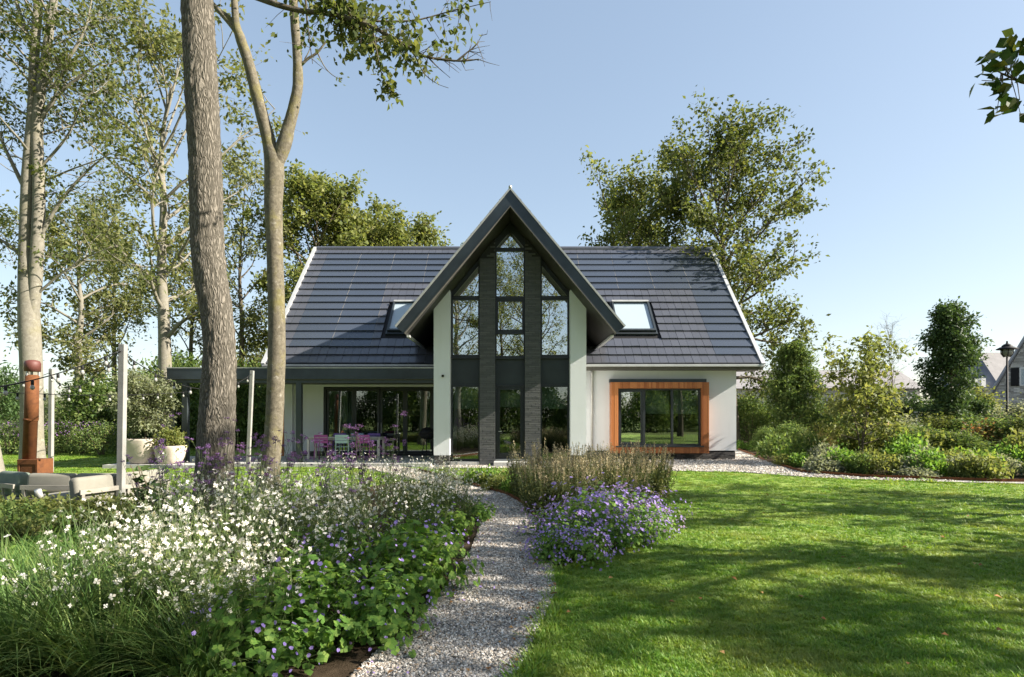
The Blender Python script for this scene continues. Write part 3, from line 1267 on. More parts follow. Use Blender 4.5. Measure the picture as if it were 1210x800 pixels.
window(rect(x0, x1, z2_, z3_ - 0.002), YF, 0.055, 'glass_upper')
window(rect(x0, x1, z3_ + 0.002, z4_ - 0.002), YF + 0.03, 0.06, 'glass_upper', sash=0.045)
window(rect(x0, x1, z4_ + 0.002, z5_ - 0.002), YF, 0.055, 'glass_upper')
pent = [(x0, z5_ + 0.002), (x1, z5_ + 0.002), (x1, under(x1) - 0.01), (xm, under(xm) - 0.01), (x0, under(x0) - 0.01)]
window(pent, YF, [0.05, 0.06, 0.20, 0.20, 0.06], 'glass_upper')
hp('roller_blind', MB().box(x0 + 0.15, x1 - 0.15, YF + 0.22, YF + 0.24, gz(481, YF), z1_ - 0.1), M['blind'])

# ------------------------------------------------------------------ timber window box on the right
YB_ = 20.78
bx0, bx1, bz0, bz1 = gx(722.4, YB_), gx(838, YB_), gz(535.6, YB_), gz(451.6, YB_)
ix0, ix1, iz0, iz1 = gx(730.8, YB_), gx(829.4, YB_), gz(528, YB_), gz(458.9, YB_)
core = hp('window_box', MB().ring(rect(bx0, bx1, bz0, bz1), rect(ix0, ix1, iz0, iz1), YB_ + 0.022, YW - 0.002), M['cedar'])
m = MB()
bw = 0.062
nb = int(round((bx1 - bx0) / bw))
bw = (bx1 - bx0) / nb
for i in range(nb):
    a, b = bx0 + i * bw + 0.003, bx0 + (i + 1) * bw - 0.003
    j = rs.uniform(-0.003, 0.003)
    mid = (a + b) / 2
    if mid < ix0 or mid > ix1:
        m.box(a, b, YB_ + j, YB_ + 0.021, bz0, bz1)
    else:
        m.box(a, b, YB_ + j, YB_ + 0.021, bz0, iz0 - 0.012)
        m.box(a, b, YB_ + j, YB_ + 0.021, iz1 + 0.004, bz1)
part('cladding', m, M['cedar'], core, kind='stuff')
hp('screen_cassette', MB().box(gx(721.5, YB_), gx(836, YB_), YB_ + 0.10, YW - 0.003, bz1 + 0.006, bz1 + 0.125), M['dark_metal'])
hp('window_sill', MB().box(ix0 - 0.10, ix1 + 0.06, YB_ - 0.05, YB_ + 0.24, iz0 - 0.010, iz0 + 0.035), M['frame'])
wy = YB_ + 0.11
wx0, wx1, wz0, wz1 = ix0 + 0.003, ix1 - 0.003, iz0 + 0.037, iz1 - 0.003
wf = hp('window', MB().ring(rect(wx0, wx1, wz0, wz1), inset(rect(wx0, wx1, wz0, wz1), 0.06), wy, wy + 0.12), M['frame'])
c1, c2 = gx(761, wy), gx(794.5, wy)
part('mullion', MB().box(c1 - 0.045, c1 + 0.045, wy + 0.004, wy + 0.11, wz0 + 0.06, wz1 - 0.06), M['frame'], wf)
part('mullion', MB().box(c2 - 0.035, c2 + 0.035, wy + 0.004, wy + 0.11, wz0 + 0.06, wz1 - 0.06), M['frame'], wf)
a0, a1 = wx0 + 0.062, c1 - 0.047
part('sash', MB().ring(rect(a0, a1, wz0 + 0.062, wz1 - 0.062), inset(rect(a0, a1, wz0 + 0.062, wz1 - 0.062), 0.06), wy + 0.012, wy + 0.1), M['frame'], wf)
for a, b, gl in ((a0 + 0.05, a1 - 0.05, 'glass_upper'), (c1 + 0.04, c2 - 0.03, 'glass'), (c2 + 0.03, wx1 - 0.055, 'glass')):
    part('pane', MB().box(a, b, wy + 0.06, wy + 0.076, wz0 + 0.055, wz1 - 0.055), M[gl], wf)
for a, b in ((c1 + 0.05, c2 - 0.04), (c2 + 0.04, wx1 - 0.06)):
    hp('roller_blind', MB().box(a, b, wy + 0.3, wy + 0.315, gz(489, wy), wz1), M['blind'])

# ------------------------------------------------------------------ sliding doors on the left
fo = rect(DX0, DX1, 0.112, DZ1)
sd = hp('sliding_door', MB().ring(fo, inset(fo, 0.07), YD + 0.06, YD + 0.22), M['frame'])
edges = [DX0 + 0.07, gx(417.5, YD), gx(448, YD), gx(478, YD), DX1 - 0.07]
for i in range(4):
    a, b = edges[i] + 0.004, edges[i + 1] - 0.004
    yo = YD + (0.08 if i % 2 else 0.13)
    r0 = rect(a, b, 0.185, DZ1 - 0.075)
    lf = part('door_leaf', MB().ring(r0, inset(r0, 0.085), yo, yo + 0.05), M['frame'], sd)
    part('pane', MB().slab(inset(r0, 0.075), yo + 0.018, yo + 0.032), M['glass'], sd)
    if i in (1, 2):
        part('handle', MB().tube([(b - 0.05 if i == 1 else a + 0.05, yo - 0.03, 0.95), (b - 0.05 if i == 1 else a + 0.05, yo - 0.03, 1.35)], 0.012, 8), M['zinc'], sd)
hp('door_sill', MB().box(DX0, DX1, YD - 0.05, YD + 0.24, 0.10, 0.111), M['frame'])

# ------------------------------------------------------------------ canopy
YK = 18.62
kx0, kx1 = gx(197, YK), PIER[0][0] - 0.004
k = hp('canopy', MB().box(kx0 + 0.05, kx1, YK + 0.06, YD - 0.004, 2.78, 3.06), M['soffit'])
part('fascia_board', MB().box(kx0, kx1, YK, YK + 0.055, gz(448, YK), gz(435.2, YK)), M['fascia'], k)
part('fascia_board', MB().box(kx0, kx0 + 0.045, YK + 0.058, YD, gz(448, YK), gz(435.2, YK)), M['fascia'], k)
part('edge_trim', MB().box(kx0 - 0.015, kx1, YK - 0.02, YK + 0.1, gz(435.2, YK) + 0.002, gz(435.2, YK) + 0.03), M['zinc'], k)
part('beam', MB().box(gx(206, YK), kx1, YK + 0.10, YK + 0.25, gz(452.3, YK + .1), 2.777), M['dark_metal'], k)
for u_, w_ in ((219.5, 0.18), (353.7, 0.18)):
    xx_ = gx(u_, YK + 0.2)
    part('post', MB().box(xx_ - w_ / 2, xx_ + w_ / 2, YK + 0.12, YK + 0.28, 0.10 if u_ > 300 else 0.0, gz(452.3, YK + .1) - 0.002), M['dark_metal'], k, bevel=0.006)
for u_ in (408, 495):
    part('spotlight', MB().tube([(gx(u_, 20), 20, 2.77), (gx(u_, 20), 20, 2.782)], 0.05, 12), M['black'], k)
# rust coloured panel at the corner of the left wall
hp('corner_panel', MB().box(-8.72, -8.505, YD + 0.0, YD + 0.28, 0.1, 2.77), M['cedar'])

# ------------------------------------------------------------------ things inside, seen through the glass


def curtain(x0, x1, y, z0, z1, label):
    xs = np.linspace(x0, x1, int((x1 - x0) * 60) + 4)
    V, Fc = [], []
    for i, x in enumerate(xs):
        o_ = 0.035 * math.sin(x * 55) + 0.012 * math.sin(x * 23)
        V += [(x, y + o_, z0), (x, y + o_ * 0.7, z1), (x, y + o_ + 0.006, z0), (x, y + o_ * 0.7 + 0.006, z1)]
        if i:
            b = 4 * (i - 1)
            Fc += [(b, b + 4, b + 5, b + 1), (b + 6, b + 2, b + 3, b + 7), (b + 1, b + 5, b + 7, b + 3), (b + 4, b, b + 2, b + 6)]
    o = link('curtain', MB().add(V, Fc).mesh('curtain', True), M['curtain'])
    tag(o, label, 'curtain')


curtain(gx(388, 22.1), gx(394.5, 22.1), 22.1, 0.12, 2.66, 'narrow grey green curtain at the left end of the sliding doors')
curtain(gx(400, 22.1), gx(418, 22.1), 22.1, 0.12, 2.66, 'wide grey green curtain behind the leftmost sliding door leaf')
curtain(gx(496, 22.1), gx(508, 22.1), 22.1, 0.12, 2.66, 'grey green curtain at the right end of the sliding doors')


def pendant(x, y, z, r, label):
    o = thing('pendant_lamp', label, 'lamp', (x, y, z))
    part('lamp_shade', MB().lathe([(r * .55, r * .75), (r * .9, r * .5), (r, 0), (r * .9, -r * .4), (r * .5, -r * .6)], 20), M['cushion'], o, True)
    part('cable', MB().tube([(0, 0, r * .7), (0, 0, 2.91 - z)], 0.008, 6), M['black'], o)


pendant(gx(491, 23.2), 23.2, gz(488, 23.2), 0.19, 'pale round pendant lamp hanging behind the rightmost sliding door leaf')
pendant(gx(467, 24.0), 24.0, gz(486, 24.0), 0.24, 'drum pendant lamp hanging inside behind the third sliding door leaf')
pendant(gx(437, 24.4), 24.4, gz(487, 24.4), 0.22, 'drum pendant lamp hanging inside behind the second sliding door leaf')

# indoor dining table with chairs behind the glass
o = thing('indoor_table', 'dark dining table standing inside behind the sliding doors', 'table', (gx(470, 24), 24.0, 0.09))
part('table_top', MB().box(-1.1, 1.1, -0.45, 0.45, 0.70, 0.74), M['floor_wood'], o)
for a in (-1.0, 1.0):
    for b in (-0.38, 0.38):
        part('leg', MB().box(a - 0.03, a + 0.03, b - 0.03, b + 0.03, 0, 0.70), M['black'], o)
# desk and cushions behind the timber framed window
o = thing('desk', 'small wooden desk standing inside the timber framed window', 'desk', (gx(772, 22.3), 22.3, 0.09))
part('desk_top', MB().box(-0.30, 0.42, -0.3, 0.3, 1.05, 1.09), M['floor_wood'], o)
for a in (-0.25, 0.38):
    for b in (-0.26, 0.26):
        part('leg', MB().box(a - 0.025, a + 0.025, b - 0.025, b + 0.025, 0, 1.05), M['floor_wood'], o)


def pillow(name, w_, h_, t_, mat, parent=None):
    """a soft square cushion standing in x,z"""
    n_ = 9
    V, Fc = [], []
    for sgn in (-1, 1):
        for i in range(n_):
            for j in range(n_):
                a, b = i / (n_ - 1) * 2 - 1, j / (n_ - 1) * 2 - 1
                bulge = ((1 - a ** 4) * (1 - b ** 4)) ** 0.6
                pin = 1 - 0.06 * (1 - abs(a)) * 0 - 0.05 * (1 - a * a) * 0
                V.append((a * w_ / 2 * (1 - 0.05 * (1 - b * b) * abs(a)), sgn * bulge * t_ / 2, (b * (1 - 0.05 * (1 - a * a) * abs(b)) + 1) * h_ / 2))
    for sgn in (0, 1):
        for i in range(n_ - 1):
            for j in range(n_ - 1):
                a = sgn * n_ * n_ + i * n_ + j
                q = (a, a + n_, a + n_ + 1, a + 1)
                Fc.append(q if sgn == 0 else q[::-1])
    return part(name, MB().add(V, Fc), mat, parent, True)


sill_in = MB().box(ix0, ix1, wy + 0.32, 21.9, iz0 - 0.1, iz0 + 0.06)
hp('window_seat', sill_in, M['interior'])
for u_, mt, tilt_, lb in ((812.5, 'cushion_green', 0.35, 'green cushion leaning on the window seat behind the timber framed window'),
                         (822.5, 'cushion', -0.25, 'pale cushion beside the green one behind the timber framed window')):
    o = pillow('window_cushion', 0.34, 0.40, 0.16, M[mt])
    o.location = (gx(u_, 21.4), 21.4, iz0 + 0.06)
    o.rotation_euler = (0, tilt_, 0)
    tag(o, lb, 'cushion')
# ------------------------------------------------------------------ trees


class Leaves:
    def __init__(self):
        self.P, self.D = [], []

    def add(self, P, D):
        self.P.append(P)
        self.D.append(D)

    def mesh(self, name, L, Wd, rs_, jit=0.35, flat=0.5):
        P = np.concatenate(self.P)
        D = np.concatenate(self.D)
        n_ = len(P)
        l_ = L * (1 + jit * rs_.uniform(-1, 1, n_))
        R = rs_.normal(size=(n_, 3))
        R[:, 2] *= flat
        # leaves tend to lie open to the sky
        up = np.array([0, 0, 1.0]) + rs_.normal(size=(n_, 3)) * 0.7
        tilt = np.cross(unit(D), np.cross(up, unit(D)))
        V = kites(P, D, l_, l_ * Wd, rs_, 0.18, tilt)
        return np_mesh(name, V, quads_of(len(V)))


def curve(p0, d0, length, n_, rnd, wob=0.12, lift=0.0):
    """a wandering path"""
    pts = [Vector(p0)]
    d_ = Vector(d0).normalized()
    st = length / n_
    for i in range(n_):
        d_ = d_ + Vector((rnd.gauss(0, wob), rnd.gauss(0, wob), rnd.gauss(0, wob) + lift))
        d_.normalize()
        pts.append(pts[-1] + d_ * st)
    return pts


def along(pts, t_):
    f = t_ * (len(pts) - 1)
    i = min(int(f), len(pts) - 2)
    return pts[i].lerp(pts[i + 1], f - i), (pts[i + 1] - pts[i]).normalized()


def branch_tree(wood, lv, rnd, rs_, start, d0, length, r0, nsub, ntw, nleaf, tw_len, spread, lift=0.02, wob=0.13, sub_from=0.35, sides=6, sub_len=0.42):
    """a limb with side branches, twigs and leaf positions"""
    pts = curve(start, d0, length, 6, rnd, wob, lift)
    wood.tube(pts, [r0 * (1 - 0.8 * i / 6) for i in range(7)], sides, False)
    tips = []
    for s in range(nsub):
        t_ = sub_from + (1 - sub_from) * (s + rnd.random()) / nsub
        p, d_ = along(pts, min(t_, 0.999))
        side = Vector((rnd.gauss(0, 1), rnd.gauss(0, 1), rnd.gauss(0.15, 0.7))).normalized()
        sd = (d_ * 0.55 + side * 0.9).normalized()
        sl = length * sub_len * rnd.uniform(0.6, 1.2) * (1.15 - 0.5 * t_)
        sp = curve(p, sd, sl, 4, rnd, 0.16, lift)
        wood.tube(sp, [max(0.004, r0 * 0.34 * (1 - 0.8 * i / 4)) for i in range(5)], 4, False)
        for q in range(ntw):
            tt = 0.25 + 0.75 * (q + rnd.random()) / ntw
            tp, td = along(sp, min(tt, 0.999))
            tdir = (td * 0.7 + Vector((rnd.gauss(0, .7), rnd.gauss(0, .7), rnd.gauss(0, .55)))).normalized()
            tl = tw_len * rnd.uniform(0.5, 1.3)
            e = tp + tdir * tl
            wood.tube([tp, tp.lerp(e, .5) + Vector((rnd.gauss(0, .04), rnd.gauss(0, .04), rnd.gauss(0, .04))) * tl, e], [max(.003, r0 * .09), max(.002, r0 * .06), .002], 3, False)
            if nleaf:
                k_ = max(1, int(nleaf * rnd.uniform(0.4, 1.5)))
                u_ = rs_.uniform(0.15, 1.1, (k_, 1))
                P = np.array(tp)[None] + np.array(tdir * tl)[None] * u_ + rs_.normal(size=(k_, 3)) * spread
                D = np.array(tdir)[None] * 0.6 + rs_.normal(size=(k_, 3)) * 0.8 + np.array([0, 0, -0.35])[None]
                lv.add(P, D)
    return pts


def bark_skin(wood, pts, rad, n, rough, freq, seed):
    """trunk surface with ridged bark relief"""
    base = len(wood.v)
    wood.tube(pts, rad, n, False)
    out = []
    m_ = len(pts)
    for i in range(m_):
        c_ = Vector(pts[i])
        for k_ in range(n):
            p = Vector(wood.v[base + i * n + k_])
            d_ = p - c_
            q = Vector((p.x * freq, p.y * freq, p.z * freq * 0.28 + seed))
            f = abs(mnoise.noise(q)) * 1.3 + 0.4 * abs(mnoise.noise(q * 2.3)) + 0.5 * mnoise.noise(Vector((p.x * 2, p.y * 2, p.z * 0.8 + seed)))
            p = p + d_.normalized() * (rough * (f - 0.4))
            out.append((p.x, p.y, p.z))
    wood.v[base:base + len(out)] = out


def smooth_path(ctrl, n_):
    """interpolated path through control points (x, y, z, r)"""
    c_ = np.array(ctrl, float)
    t_ = np.linspace(0, len(c_) - 1, n_)
    i = np.clip(t_.astype(int), 0, len(c_) - 2)
    f = (t_ - i)[:, None]
    p0 = c_[np.clip(i - 1, 0, None)]
    p1 = c_[i]
    p2 = c_[i + 1]
    p3 = c_[np.clip(i + 2, None, len(c_) - 1)]
    r = 0.5 * (2 * p1 + (p2 - p0) * f + (2 * p0 - 5 * p1 + 4 * p2 - p3) * f ** 2 + (3 * p1 - p0 - 3 * p2 + p3) * f ** 3)
    return [Vector(q[:3]) for q in r], [max(float(q[3]), 0.003) for q in r]


def make_tree(name, label, seed, H, r0, crown0, R, nl, nsub, ntw, nleaf, leaf, wid, mat, bark_, loc, group=None, prof=None, lean=(0, 0), el=(0.35, 1.0),
              spread=0.10, tw=0.6, forks=1, lift=0.03, top=0.97, subf=0.35, category='tree', rot=0.0):
    """a whole tree: trunk with limbs, crown of leaves. prof(t) gives relative crown radius from crown base to the top"""
    rnd = random.Random(seed)
    rs_ = np.random.RandomState(seed)
    prof = prof or (lambda t_: math.sin(PI * min(1, 0.12 + 0.86 * t_)) ** 0.7)
    root = thing(name, label, category, loc, rot, group)
    wood, lv = MB(), Leaves()
    stems = []
    for f_ in range(forks):
        a = 2 * PI * f_ / forks + rnd.random()
        sp = 0.0 if forks == 1 else R * 0.28
        ctrl = []
        for i in range(7):
            t_ = i / 6
            ctrl.append((lean[0] * t_ + rnd.gauss(0, 0.012) * H * t_ + sp * math.cos(a) * t_ ** 1.3, lean[1] * t_ + rnd.gauss(0, 0.012) * H * t_ + sp * math.sin(a) * t_ ** 1.3,
                         H * top * t_, r0 / math.sqrt(forks) * (1.18 - 0.18 * min(1, t_ * 8)) * (1 - 0.88 * t_)))
        pts, rad = smooth_path(ctrl, 26)
        wood.tube(pts, rad, 12 if r0 > 0.1 else 7, False)
        stems.append(pts)
    for i in range(nl):
        pts = stems[i % forks]
        t_ = (i + rnd.random() * 0.8) / nl
        hz = crown0 + (1 - crown0) * t_ ** 0.9
        p, d_ = along(pts, min(0.995, hz / 1.0))
        az = i * 2.399 + rnd.gauss(0, 0.4)
        e_ = el[0] + (el[1] - el[0]) * t_ + rnd.gauss(0, 0.12)
        ln = max(0.25 * R, R * prof(t_) / max(0.5, math.cos(min(e_, 1.0)))) * rnd.uniform(0.75, 1.12)
        dr_ = (math.cos(az) * math.cos(e_), math.sin(az) * math.cos(e_), math.sin(e_))
        branch_tree(wood, lv, rnd, rs_, p, dr_, ln, max(0.012, r0 * 0.33 * (1 - 0.6 * t_)), nsub, ntw, nleaf, tw, spread, lift, 0.13, subf)
    part('trunk', wood, M[bark_], root, True)
    if lv.P:
        link('crown', lv.mesh('crown', leaf, wid, rs_), M[mat], root)
    return root


def bush(name, label, seed, R, H, n_cl, per, leaf, wid, mat, loc, group=None, cat='bush', droop=-0.1, stems=12, top_bias=0.0, shape=0.6):
    """a shrub: stems from the ground, leaf clumps all through an uneven dome"""
    rnd = random.Random(seed)
    rs_ = np.random.RandomState(seed)
    root = thing(name, label, cat, loc, 0, group)
    wood, lv = MB(), Leaves()
    for i in range(stems):
        a = rnd.random() * 2 * PI
        o = rnd.uniform(0.3, 1) * R * 0.8
        hh = H * rnd.uniform(0.55, 0.98)
        wood.tube([(0.1 * R * math.cos(a), 0.1 * R * math.sin(a), 0), (o * 0.5 * math.cos(a), o * 0.5 * math.sin(a), hh * 0.55), (o * math.cos(a), o * math.sin(a), hh)],
                  [0.018 * H, 0.011 * H, 0.004], 5, False)
    for i in range(n_cl):
        a = rnd.random() * 2 * PI
        z = rnd.random() ** (0.8 - top_bias)
        rr = R * (1 - z ** 2.2) ** 0.5 * (0.75 + 0.45 * mnoise.noise(Vector((math.cos(a) * 1.3, math.sin(a) * 1.3, z * 2 + seed)))) + 0.12 * R
        rr *= rnd.uniform(0.45, 1.08) ** 0.5
        c_ = np.array([rr * math.cos(a), rr * math.sin(a), H * (0.06 + 0.94 * z * (0.88 + 0.2 * rnd.random()))])
        k_ = int(per * rnd.uniform(0.5, 1.5)) + 1
        out = np.array([math.cos(a) * 0.7, math.sin(a) * 0.7, 0.5])
        s_ = H * 0.055 * rnd.uniform(0.7, 1.5) + leaf * 0.5
        P = c_ + rs_.normal(size=(k_, 3)) * s_
        P[:, 2] = np.maximum(P[:, 2], 0.02)
        lv.add(P, out[None] * 0.7 + rs_.normal(size=(k_, 3)) * 0.75 + np.array([0, 0, droop]))
    part('stems', wood, M['stem_brown'], root)
    link('foliage', lv.mesh('foliage', leaf, wid, rs_), M[mat], root)
    return root


# ---- the rough barked tree in the flower bed: trunk seen, crown above the picture, one bough hanging into it
YT = 8.6
rnd = random.Random(11)
rs_ = np.random.RandomState(11)
hero = thing('rough_bark_tree', 'large tree with deeply furrowed dark bark rising from the flower bed', 'tree', (gx(252, YT), YT, 0))
hx0 = gx(252, YT)


def hc(u, v, r, Y=YT):
    return (gx(u, Y) - hx0, Y - YT, gz(v, Y), r)


ctrl = [hc(250, 625, 0.42), hc(252, 595, 0.335), (hc(256, 500, 0.30)), hc(259, 400, 0.262), hc(246, 300, 0.272), hc(243, 200, 0.268), hc(238, 100, 0.263), hc(233, 0, 0.255),
        hc(229, -120, 0.22), hc(236, -260, 0.16), hc(232, -380, 0.07)]
ctrl[0] = (*ctrl[0][:2], 0.0, 0.42)
pts, rad = smooth_path(ctrl, 240)
rad = [r * 0.84 for r in rad]
wood, lv = MB(), Leaves()
bark_skin(wood, pts, rad, 72, 0.022, 20, 3.1)
top = [p for p in pts if p.z > 8.6]
for i in range(13):
    p = top[int(i / 13 * (len(top) - 1))]
    az = i * 2.399 + 0.6
    e_ = 0.25 + 0.05 * i
    branch_tree(wood, lv, rnd, rs_, p, (math.cos(az) * math.cos(e_), math.sin(az) * math.cos(e_), math.sin(e_)), rnd.uniform(2.2, 4.0) * (1 - i / 20), 0.075, 8, 5, 11, 0.5, 0.09)
part('trunk', wood, M['bark_rough'], hero, True)
link('crown', lv.mesh('crown', 0.10, 0.62, rs_), M['leaf_mid'], hero)
# the bough across the top edge of the picture
wood, lv = MB(), Leaves()
YBO = 7.2


def bp(u, v, dy=0.0):
    Y = YBO + dy
    return (gx(u, Y) - hx0, Y - YT, gz(v, Y))


def bough(ctrl_, r0, n_=24):
    p_, r_ = smooth_path([(*c_, r0 * (1 - 0.85 * i / (len(ctrl_) - 1))) for i, c_ in enumerate(ctrl_)], n_)
    wood.tube(p_, r_, 7, False)
    return p_


b0 = bough([(hc(230, -60, 0)[0], 0, hc(230, -60, 0)[2]), bp(262, -22, .6), bp(312, 0), bp(352, 12), bp(392, 17), bp(430, 28, -.2), bp(470, 48, -.3), bp(500, 66, -.3), bp(540, 72, -.3), bp(566, 70, -.3)], 0.045, 40)
b1 = bough([bp(375, 14), bp(400, 6, .1), bp(420, 22, .1), bp(445, 25, .2), bp(490, 24, .3), bp(530, 14, .4), bp(580, 2, .4)], 0.024)
b2 = bough([bp(360, -8), bp(385, 2), bp(408, 20), bp(432, 34, .2), bp(448, 48, .3)], 0.028)
b3 = bough([bp(540, 72, -.3), bp(552, 62, -.3), bp(562, 54, -.3), bp(570, 40, -.3)], 0.012)
b4 = bough([bp(505, 67, -.3), bp(518, 80, -.25), bp(532, 92, -.2)], 0.010)
b5 = bough([bp(440, 32, -.1), bp(447, 70, 0), bp(452, 90, 0), bp(462, 107, 0), bp(474, 112, 0)], 0.010)
b6 = bough([bp(488, 60, -.3), bp(500, 85, -.2), bp(515, 98, -.2), bp(530, 104, -.2)], 0.009)
for base, k0, k1, cnt in ((b0, .55, 1.0, 30), (b3, .2, 1, 8), (b1, .6, 1, 9)):
    for i in range(cnt):
        p, d_ = along(base, rnd.uniform(k0, k1) * 0.999)
        e = (d_ * 0.4 + Vector((rnd.gauss(0, .6), rnd.gauss(0, .4), rnd.gauss(0.15, .7)))).normalized() * rnd.uniform(0.08, 0.32)
        q = p + e
        wood.tube([p, p.lerp(q, .5) + Vector((rnd.gauss(0, .02), 0, rnd.gauss(0, .02))), q], [.006, .004, .002], 3, False)
for base, k0, k1, cnt, dens in ((b0, .42, .80, 62, 11), (b1, .05, .9, 58, 11), (b2, .25, 1.0, 40, 11), (b5, .35, .9, 9, 9)):
    for i in range(cnt):
        p, d_ = along(base, rnd.uniform(k0, k1) * 0.999)
        e = Vector((rnd.gauss(0, .5), rnd.gauss(0, .6), rnd.gauss(-0.15, .55))) * (0.26 if base is not b5 else 0.08)
        q = p + e
        wood.tube([p, q], [.006, .003], 3, False)
        k_ = rnd.randint(dens // 2, dens)
        P = np.array(q)[None] + rs_.normal(size=(k_, 3)) * (0.085 if base is not b5 else 0.05)
        lv.add(P, rs_.normal(size=(k_, 3)) * 0.7 + np.array([0, 0, -0.7]))
br = part('bough', wood, M['bark_dark'], hero, True)
link('leaves', lv.mesh('leaves', 0.088, 0.68, rs_), M['leaf_mid'], br)

# ---- the smooth Y-shaped tree
YS = 11.8
rnd = random.Random(12)
rs_ = np.random.RandomState(12)
sx = gx(319, YS)
ytree = thing('forked_tree', 'slender smooth grey tree forking into two high stems beside the furrowed trunk', 'tree', (sx, YS, 0))


def sc(u, v, r, Y=YS):
    return (gx(u, Y) - sx, Y - YS, gz(v, Y), r)


wood, lv = MB(), Leaves()
ctrl = [(0.0, 0, 0, 0.30), sc(319, 560, 0.225), sc(324, 500, 0.20), sc(327, 400, 0.193), sc(325, 300, 0.185), sc(323, 240, 0.20), sc(324, 195, 0.215), sc(317, 165, 0.15), sc(305, 118, 0.135),
        sc(294, 75, 0.12), sc(284, 45, 0.115), sc(278, 20, 0.08), sc(275, -60, 0.07), sc(268, -200, 0.05), sc(270, -330, 0.02)]
pts, rad = smooth_path(ctrl, 130)
rad = [r * 0.88 for r in rad]
bark_skin(wood, pts, rad, 28, 0.010, 9, 7.7)
stemA = pts
ctrl = [sc(323, 205, 0.13), sc(335, 172, 0.165), sc(341, 150, 0.14), sc(349, 118, 0.118), sc(352, 95, 0.115), sc(351, 60, 0.105), sc(348, 20, 0.100), sc(346, -30, 0.09), sc(352, -160, 0.07), sc(345, -320, 0.02)]
pts, rad = smooth_path(ctrl, 90)
rad = [r * 0.88 for r in rad]
bark_skin(wood, pts, rad, 24, 0.010, 9, 2.7)
stemB = pts
for cc in ([sc(284, 43, .07), sc(272, 28, .055), sc(258, 12, .05), sc(240, -8, .045), sc(215, -40, .03)], [sc(281, 34, .05), sc(270, 20, .045), sc(254, 8, .04), sc(236, -22, .03)]):
    p_, r_ = smooth_path(cc, 16)
    wood.tube(p_, r_, 9, False)
for cc in ([sc(353, 80, .035), sc(363, 70, .03), sc(375, 62, .025), sc(386, 48, .018)], [sc(375, 62, .015), sc(383, 78, .01), sc(392, 88, .008), sc(404, 95, .006)],
           [sc(354, 78, .018), sc(357, 50, .013), sc(362, 28, .010), sc(363, 8, .006)], [sc(360, 70, .014), sc(366, 58, .01), sc(372, 34, .005)]):
    p_, r_ = smooth_path(cc, 12)
    wood.tube(p_, r_, 6, False)
tt_ = sc(404, 95, 0)
lv.add(np.array(tt_[:3])[None] + rs_.normal(size=(9, 3)) * 0.06, rs_.normal(size=(9, 3)))
for st in (stemA, stemB):
    top = [p for p in st if p.z > 11.2]
    for i in range(9):
        p = top[int(i / 9 * (len(top) - 1))]
        az = i * 2.399 + 0.2
        e_ = 0.4 + 0.06 * i
        branch_tree(wood, lv, rnd, rs_, p, (math.cos(az) * math.cos(e_), math.sin(az) * math.cos(e_), math.sin(e_)), rnd.uniform(1.6, 3.2), 0.05, 7, 5, 9, 0.5, 0.09)
part('trunk', wood, M['bark_smooth'], ytree, True)
link('crown', lv.mesh('crown', 0.09, 0.6, rs_), M['leaf_mid'], ytree)

# ---- the pale double-stemmed tree at the left edge
YA = 15.5
rnd = random.Random(13)
rs_ = np.random.RandomState(13)
ax = gx(37, YA)
pale = thing('pale_twin_tree', 'tall pale barked tree with two stems running up close together at the left', 'tree', (ax, YA, 0))


def ac(u, v, r, Y=YA):
    return (gx(u, Y) - ax, Y - YA, gz(v, Y), r)


wood, lv = MB(), Leaves()
stems = []
for cc in ([(0.05, 0, 0, .34), ac(38, 520, .26), ac(37, 440, .25), ac(34, 370, .24), ac(31, 300, .17), ac(32, 250, .16), ac(34, 200, .15), ac(39, 130, .13), ac(41, 60, .11), ac(45, 0, .10), ac(44, -80, .07), ac(48, -200, .03)],
           [ac(38, 380, .14), ac(42, 330, .155), ac(45, 270, .15), ac(46, 220, .14), ac(44, 150, .13), ac(50, 90, .11), ac(58, 40, .10), ac(66, -30, .08), ac(70, -150, .03)]):
    p_, r_ = smooth_path(cc, 70)
    bark_skin(wood, p_, r_, 20, 0.008, 8, 1.0 + len(stems))
    stems.append(p_)
for cc in ([ac(46, 110, .07), ac(60, 90, .06), ac(80, 70, .05), ac(100, 35, .03), ac(110, -10, .015)], [ac(40, 60, .06), ac(25, 20, .05), ac(8, -40, .03)],
           [ac(33, 230, .06), ac(18, 200, .05), ac(0, 160, .035), ac(-12, 110, .02)], [ac(47, 280, .055), ac(70, 240, .045), ac(100, 205, .03), ac(130, 180, .012)],
           [ac(44, 150, .06), ac(62, 120, .05), ac(88, 95, .035), ac(125, 70, .015)], [ac(46, 200, .04), ac(80, 160, .03), ac(98, 120, .02), ac(120, 100, .01)],
           [ac(47, 345, .035), ac(70, 325, .028), ac(100, 305, .02), ac(132, 292, .008)], [ac(30, 310, .05), ac(14, 292, .04), ac(-6, 280, .03)]):
    p_, r_ = smooth_path(cc, 14)
    wood.tube(p_, r_, 7, False)
    for i in range(9):
        p, d_ = along(p_, rnd.uniform(0.25, 0.99))
        sd = (d_ * .5 + Vector((rnd.gauss(0, .8), rnd.gauss(0, .8), rnd.gauss(.2, .6)))).normalized()
        branch_tree(wood, lv, rnd, rs_, p, sd, rnd.uniform(0.6, 1.5), 0.016, 4, 3, 7, 0.35, 0.08, sides=4)
for st in stems:
    for i in range(18):
        p, d_ = along(st, 0.52 + 0.47 * i / 18)
        az = i * 2.399
        e_ = 0.35 + 0.03 * i
        branch_tree(wood, lv, rnd, rs_, p, (math.cos(az) * math.cos(e_), math.sin(az) * math.cos(e_), math.sin(e_)), rnd.uniform(1.4, 2.9), 0.035, 5, 4, 7, 0.45, 0.09, sides=5)
part('trunk', wood, M['bark_pale'], pale, True)
